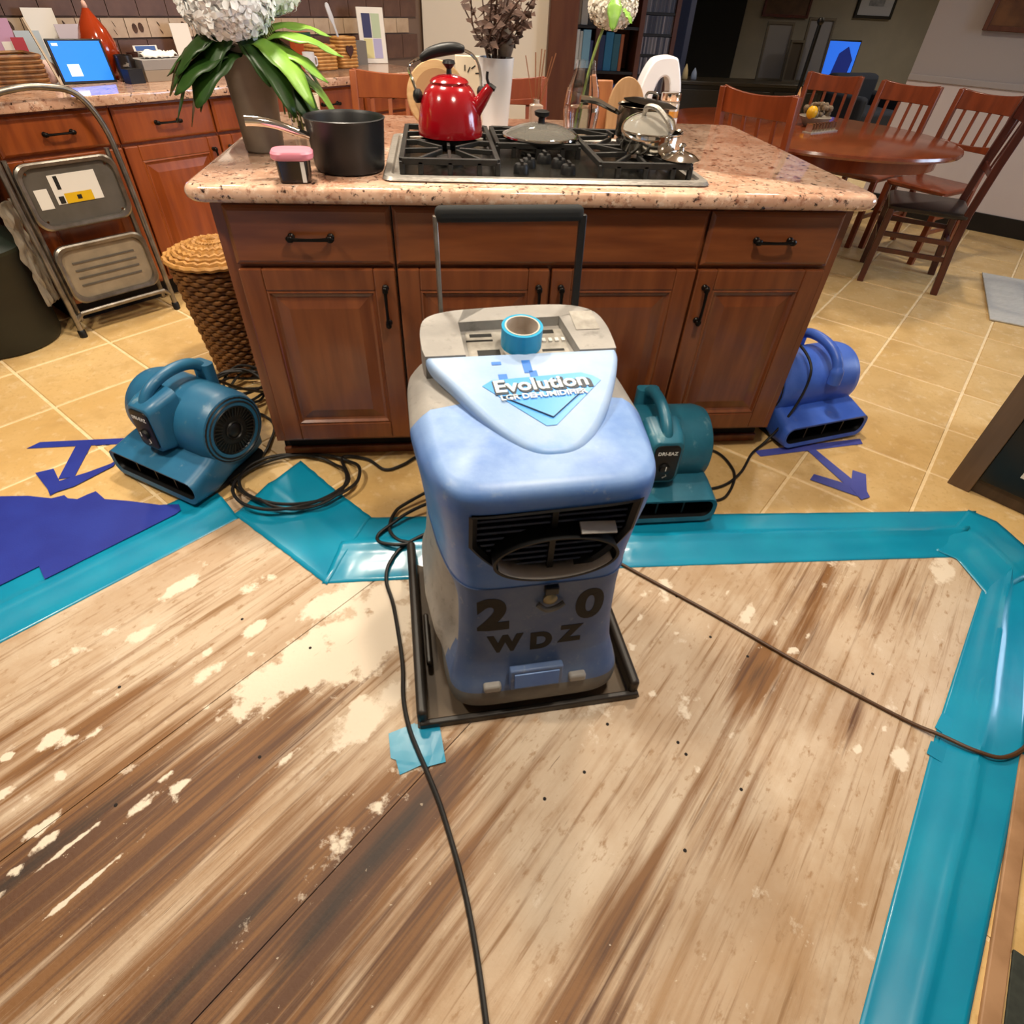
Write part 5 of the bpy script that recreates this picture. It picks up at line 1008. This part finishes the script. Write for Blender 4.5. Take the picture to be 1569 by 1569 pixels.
books(1.01, 1.21, BY+.03, 1.10, [('white', 'c4c6c0', .04, .22), ('tan', '8d7a63', .03, .24), ('pale', 'b3aea3', .06, .2), ('dark', '2d2a28', .05, .22)], 'books on the top left shelf', 'top left shelf of brown bookcase')
books(1.26, 1.58, BY+.03, .80, [('navy', '1c2f57', .05, .24), ('bright blue', '1f6a94', .07, .26), ('teal', '21566a', .06, .25), ('orange brown', '8a4a26', .03, .25)], 'books on the right upper shelf', 'right bay of brown bookcase')
books(1.26, 1.58, BY+.03, .42, [('purple', '4f3a78', .06, .30), ('dark violet', '2d2440', .05, .27), ('lilac', '7a6aa5', .05, .3), ('blue', '34508f', .05, .28)], 'books on the lower right shelf', 'lower right shelf of brown bookcase')
books(1.01, 1.21, BY+.03, .42, [('cream', 'a59b86', .05, .25), ('dark red', '5a2420', .05, .27), ('grey', '6b6863', .05, .26)], 'books on the lower left shelf', 'lower left shelf of brown bookcase')
CY = 4.95
bookcase('cd_rack', 'tall black rack filled with rows of disc cases behind white stand', 1.745, 2.06, CY, [.15+.149*k for k in range(9)], m_bcase, m_cdw, dep=.2)
ORD = 'first second third fourth fifth sixth seventh eighth ninth tenth eleventh twelfth thirteenth fourteenth fifteenth sixteenth seventeenth'.split(); rr2 = random.Random(9); cdm = [mat('disc_case_'+h, h, .4) for h in ('4b4f5f', '6f7078', '8a8891', '3a3d4f', '5c5a66', '9a97a0')]; cme = {}
for row in range(3, 8):
    for k in range(17):
        q = rr2.randrange(6); key = q
        o = tag(D.objects.new('disc_case', cme[key]) if key in cme else MB().box((0, .07, .0625), (.0135, .14, .125)).build('disc_case', cdm[q]), f"{['slate','grey','pale grey','navy','dusty violet','light grey'][q]} disc case, {ORD[k]} from left, {['fourth','fifth','sixth','seventh','eighth'][row-3]} row of black rack", 'disc case', 'disc cases in the black rack')
        if key in cme: COL.objects.link(o)
        cme[key] = o.data; o.location = (1.772+k*.0162, CY+.02, .15+.149*row)
# dark doorway, bluish door edge, pictures, screen
tag(MB().span((2.66, 7.22, 0), (2.99, 7.30, 2.3)).build('wall_panel', m_wallg), 'narrow grey wall strip right of the black disc rack', 'wall panel')
struct(MB().span((3.02, 7.24, 0), (3.66, 7.295, 2.2)).build('doorway_dark_panel', mat('unlit_doorway_black', '060706', .9), bevel=.004))  # black panel stands in for the unlit space behind the doorway
struct(MB().span((2.60, 6.2, 0), (2.66, 6.75, 2.1)).build('door_2', mat('blue_grey_door_paint', '4a5270', .6), bevel=.004))
def picture(label, x0, x1, y, z0, z1, mf, mp, rz=None, at=None):
    t = thing('wall_picture', label, 'picture', at or ((x0+x1)/2, y, z0), rz or 0)
    w_ = x1-x0; h_ = z1-z0
    for a, c in (((-w_/2, 0, 0), (-w_/2+.03, .03, h_)), ((w_/2-.03, 0, 0), (w_/2, .03, h_)), ((-w_/2+.03, 0, 0), (w_/2-.03, .03, .03)), ((-w_/2+.03, 0, h_-.03), (w_/2-.03, .03, h_))): MB().span(a, c).build('frame', mf, t, bevel=.003)
    p = MB().span((-w_/2+.02, .012, .02), (w_/2-.02, .026, h_-.02)).build('canvas', mp, t); return p, t
m_pal = mat('brown_painting', '4a2b16', .6, col2='6b4526', scale=9)
picture('dark brown painting on the far wall above the leaning frames', 3.90, 4.50, 7.265, 1.16, 1.75, m_chaird, mat('dim_brown_painting', '3a2618', .6, col2='4a3322', scale=9))
p, t = picture('small dark framed picture with pale mat in the hallway', 5.10, 5.60, 7.265, 1.19, 1.8, m_black, mat('pale_picture_mat', '8d92a0', .6)); MB().span((-.10, .008, .12), (.10, .013, .45)).build('print', mat('grey_print_art', '5a5f6b', .6, col2='747a86', scale=20), t)
picture('brown painting high on the right wall', 0, .75, 0, 0, .7, m_bcase, m_pal, rz=math.radians(-45)+0, at=(3.75+.265-.03, 3.25-.265-.03, 1.215))
m_scr = mat('blue_glow_screen', '2f77ff', .4, emit=.5)
t = thing('television', 'glowing blue screen behind the far dining chairs', 'television', (4.83, 6.9, 0), .0)
MB().span((-.26, 0, .58), (.27, .05, .99)).build('casing', m_black, t, bevel=.006); sc_ = MB().span((-.245, -.003, .595), (.255, .001, .975)).build('screen', m_scr, t)
MB().loft([[(x, y, z) for x, z in [(-.02,.60),(.20,.60),(.22,.80),(.12,.93),(.02,.86)]] for y in (-.0045, -.0035)]).build('screen_figure', mat('dark_blue_figure', '1b2f86', .4, emit=.25), sc_)
MB().span((-.3, -.05, 0), (.32, .3, .57)).build('cabinet', m_black, t, bevel=.005)
# dim furniture in the far room
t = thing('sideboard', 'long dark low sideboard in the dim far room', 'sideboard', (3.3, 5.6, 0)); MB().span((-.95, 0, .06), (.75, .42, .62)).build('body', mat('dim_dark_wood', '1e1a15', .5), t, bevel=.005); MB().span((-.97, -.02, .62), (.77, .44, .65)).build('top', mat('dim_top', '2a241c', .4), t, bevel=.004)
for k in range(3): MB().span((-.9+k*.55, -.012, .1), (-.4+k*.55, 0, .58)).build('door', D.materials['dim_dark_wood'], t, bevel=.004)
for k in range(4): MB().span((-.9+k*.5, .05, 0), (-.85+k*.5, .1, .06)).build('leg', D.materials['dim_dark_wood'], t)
for k, (x, h_, lab) in enumerate([(2.52, .13, 'small cream candle on the dim sideboard'), (2.62, .10, 'small blue white figurine on the dim sideboard')]):
    t = thing('ornament', lab, 'ornament', (x, 5.75, .65)); MB().lathe([(.03, 0), (.035, .01), (.025, h_*.6), (.012, h_*.85), (.004, h_)], 14).build('body', mat('ornament_%d' % k, ['c9b68a', '8fa0c0'][k], .5), t)
for k, (x, w_, h_, hx, lab) in enumerate([(3.55, .30, .5, '57575c', 'grey framed panel leaning on the sideboard'), (3.98, .30, .55, '5c5e68', 'pale grey panel leaning right of the dark pole'), (3.75, .16, .36, '2b241c', 'small dark frame leaning between the grey panels')]):
    t = thing('leaning_frame', lab, 'frame', (x, 5.92 - .04*k, .65), 0, rot=(-.08, 0, 0)); 
    for a, c in (((-w_/2, 0, 0), (-w_/2+.02, .02, h_)), ((w_/2-.02, 0, 0), (w_/2, .02, h_)), ((-w_/2+.02, 0, 0), (w_/2-.02, .02, .02)), ((-w_/2+.02, 0, h_-.02), (w_/2-.02, .02, h_))): MB().span(a, c).build('frame', mat('dim_frame', '3f3a33', .6) if 'dim_frame' not in D.materials else D.materials['dim_frame'], t)
    MB().span((-w_/2+.02, .008, .02), (w_/2-.02, .016, h_-.02)).build('panel', mat('panel_'+hx, hx, .6), t)
t = thing('dark_pole', 'black floor lamp pole standing before the leaning panels', 'pole', (3.62, 5.35, 0)); MB().bar((0, 0, .02), (.03, 0, 1.16), .035, .035).build('pole', m_black, t, bevel=.01); MB().lathe([(.14, 0), (.14, .015), (.03, .025)], 24).build('base', m_black, t); MB().sphere((.03, 0, 1.18), .035, 10).build('finial', m_black, t)
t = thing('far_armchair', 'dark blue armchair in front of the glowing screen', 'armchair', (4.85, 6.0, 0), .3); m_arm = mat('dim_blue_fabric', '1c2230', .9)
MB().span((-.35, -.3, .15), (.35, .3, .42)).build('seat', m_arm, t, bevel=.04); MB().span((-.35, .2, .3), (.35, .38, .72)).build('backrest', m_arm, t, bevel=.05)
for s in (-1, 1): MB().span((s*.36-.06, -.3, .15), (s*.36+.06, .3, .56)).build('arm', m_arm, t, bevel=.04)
for x in (-.32, .32):
    for y in (-.25, .28): MB().span((x-.025, y-.025, 0), (x+.025, y+.025, .16)).build('leg', m_black, t)
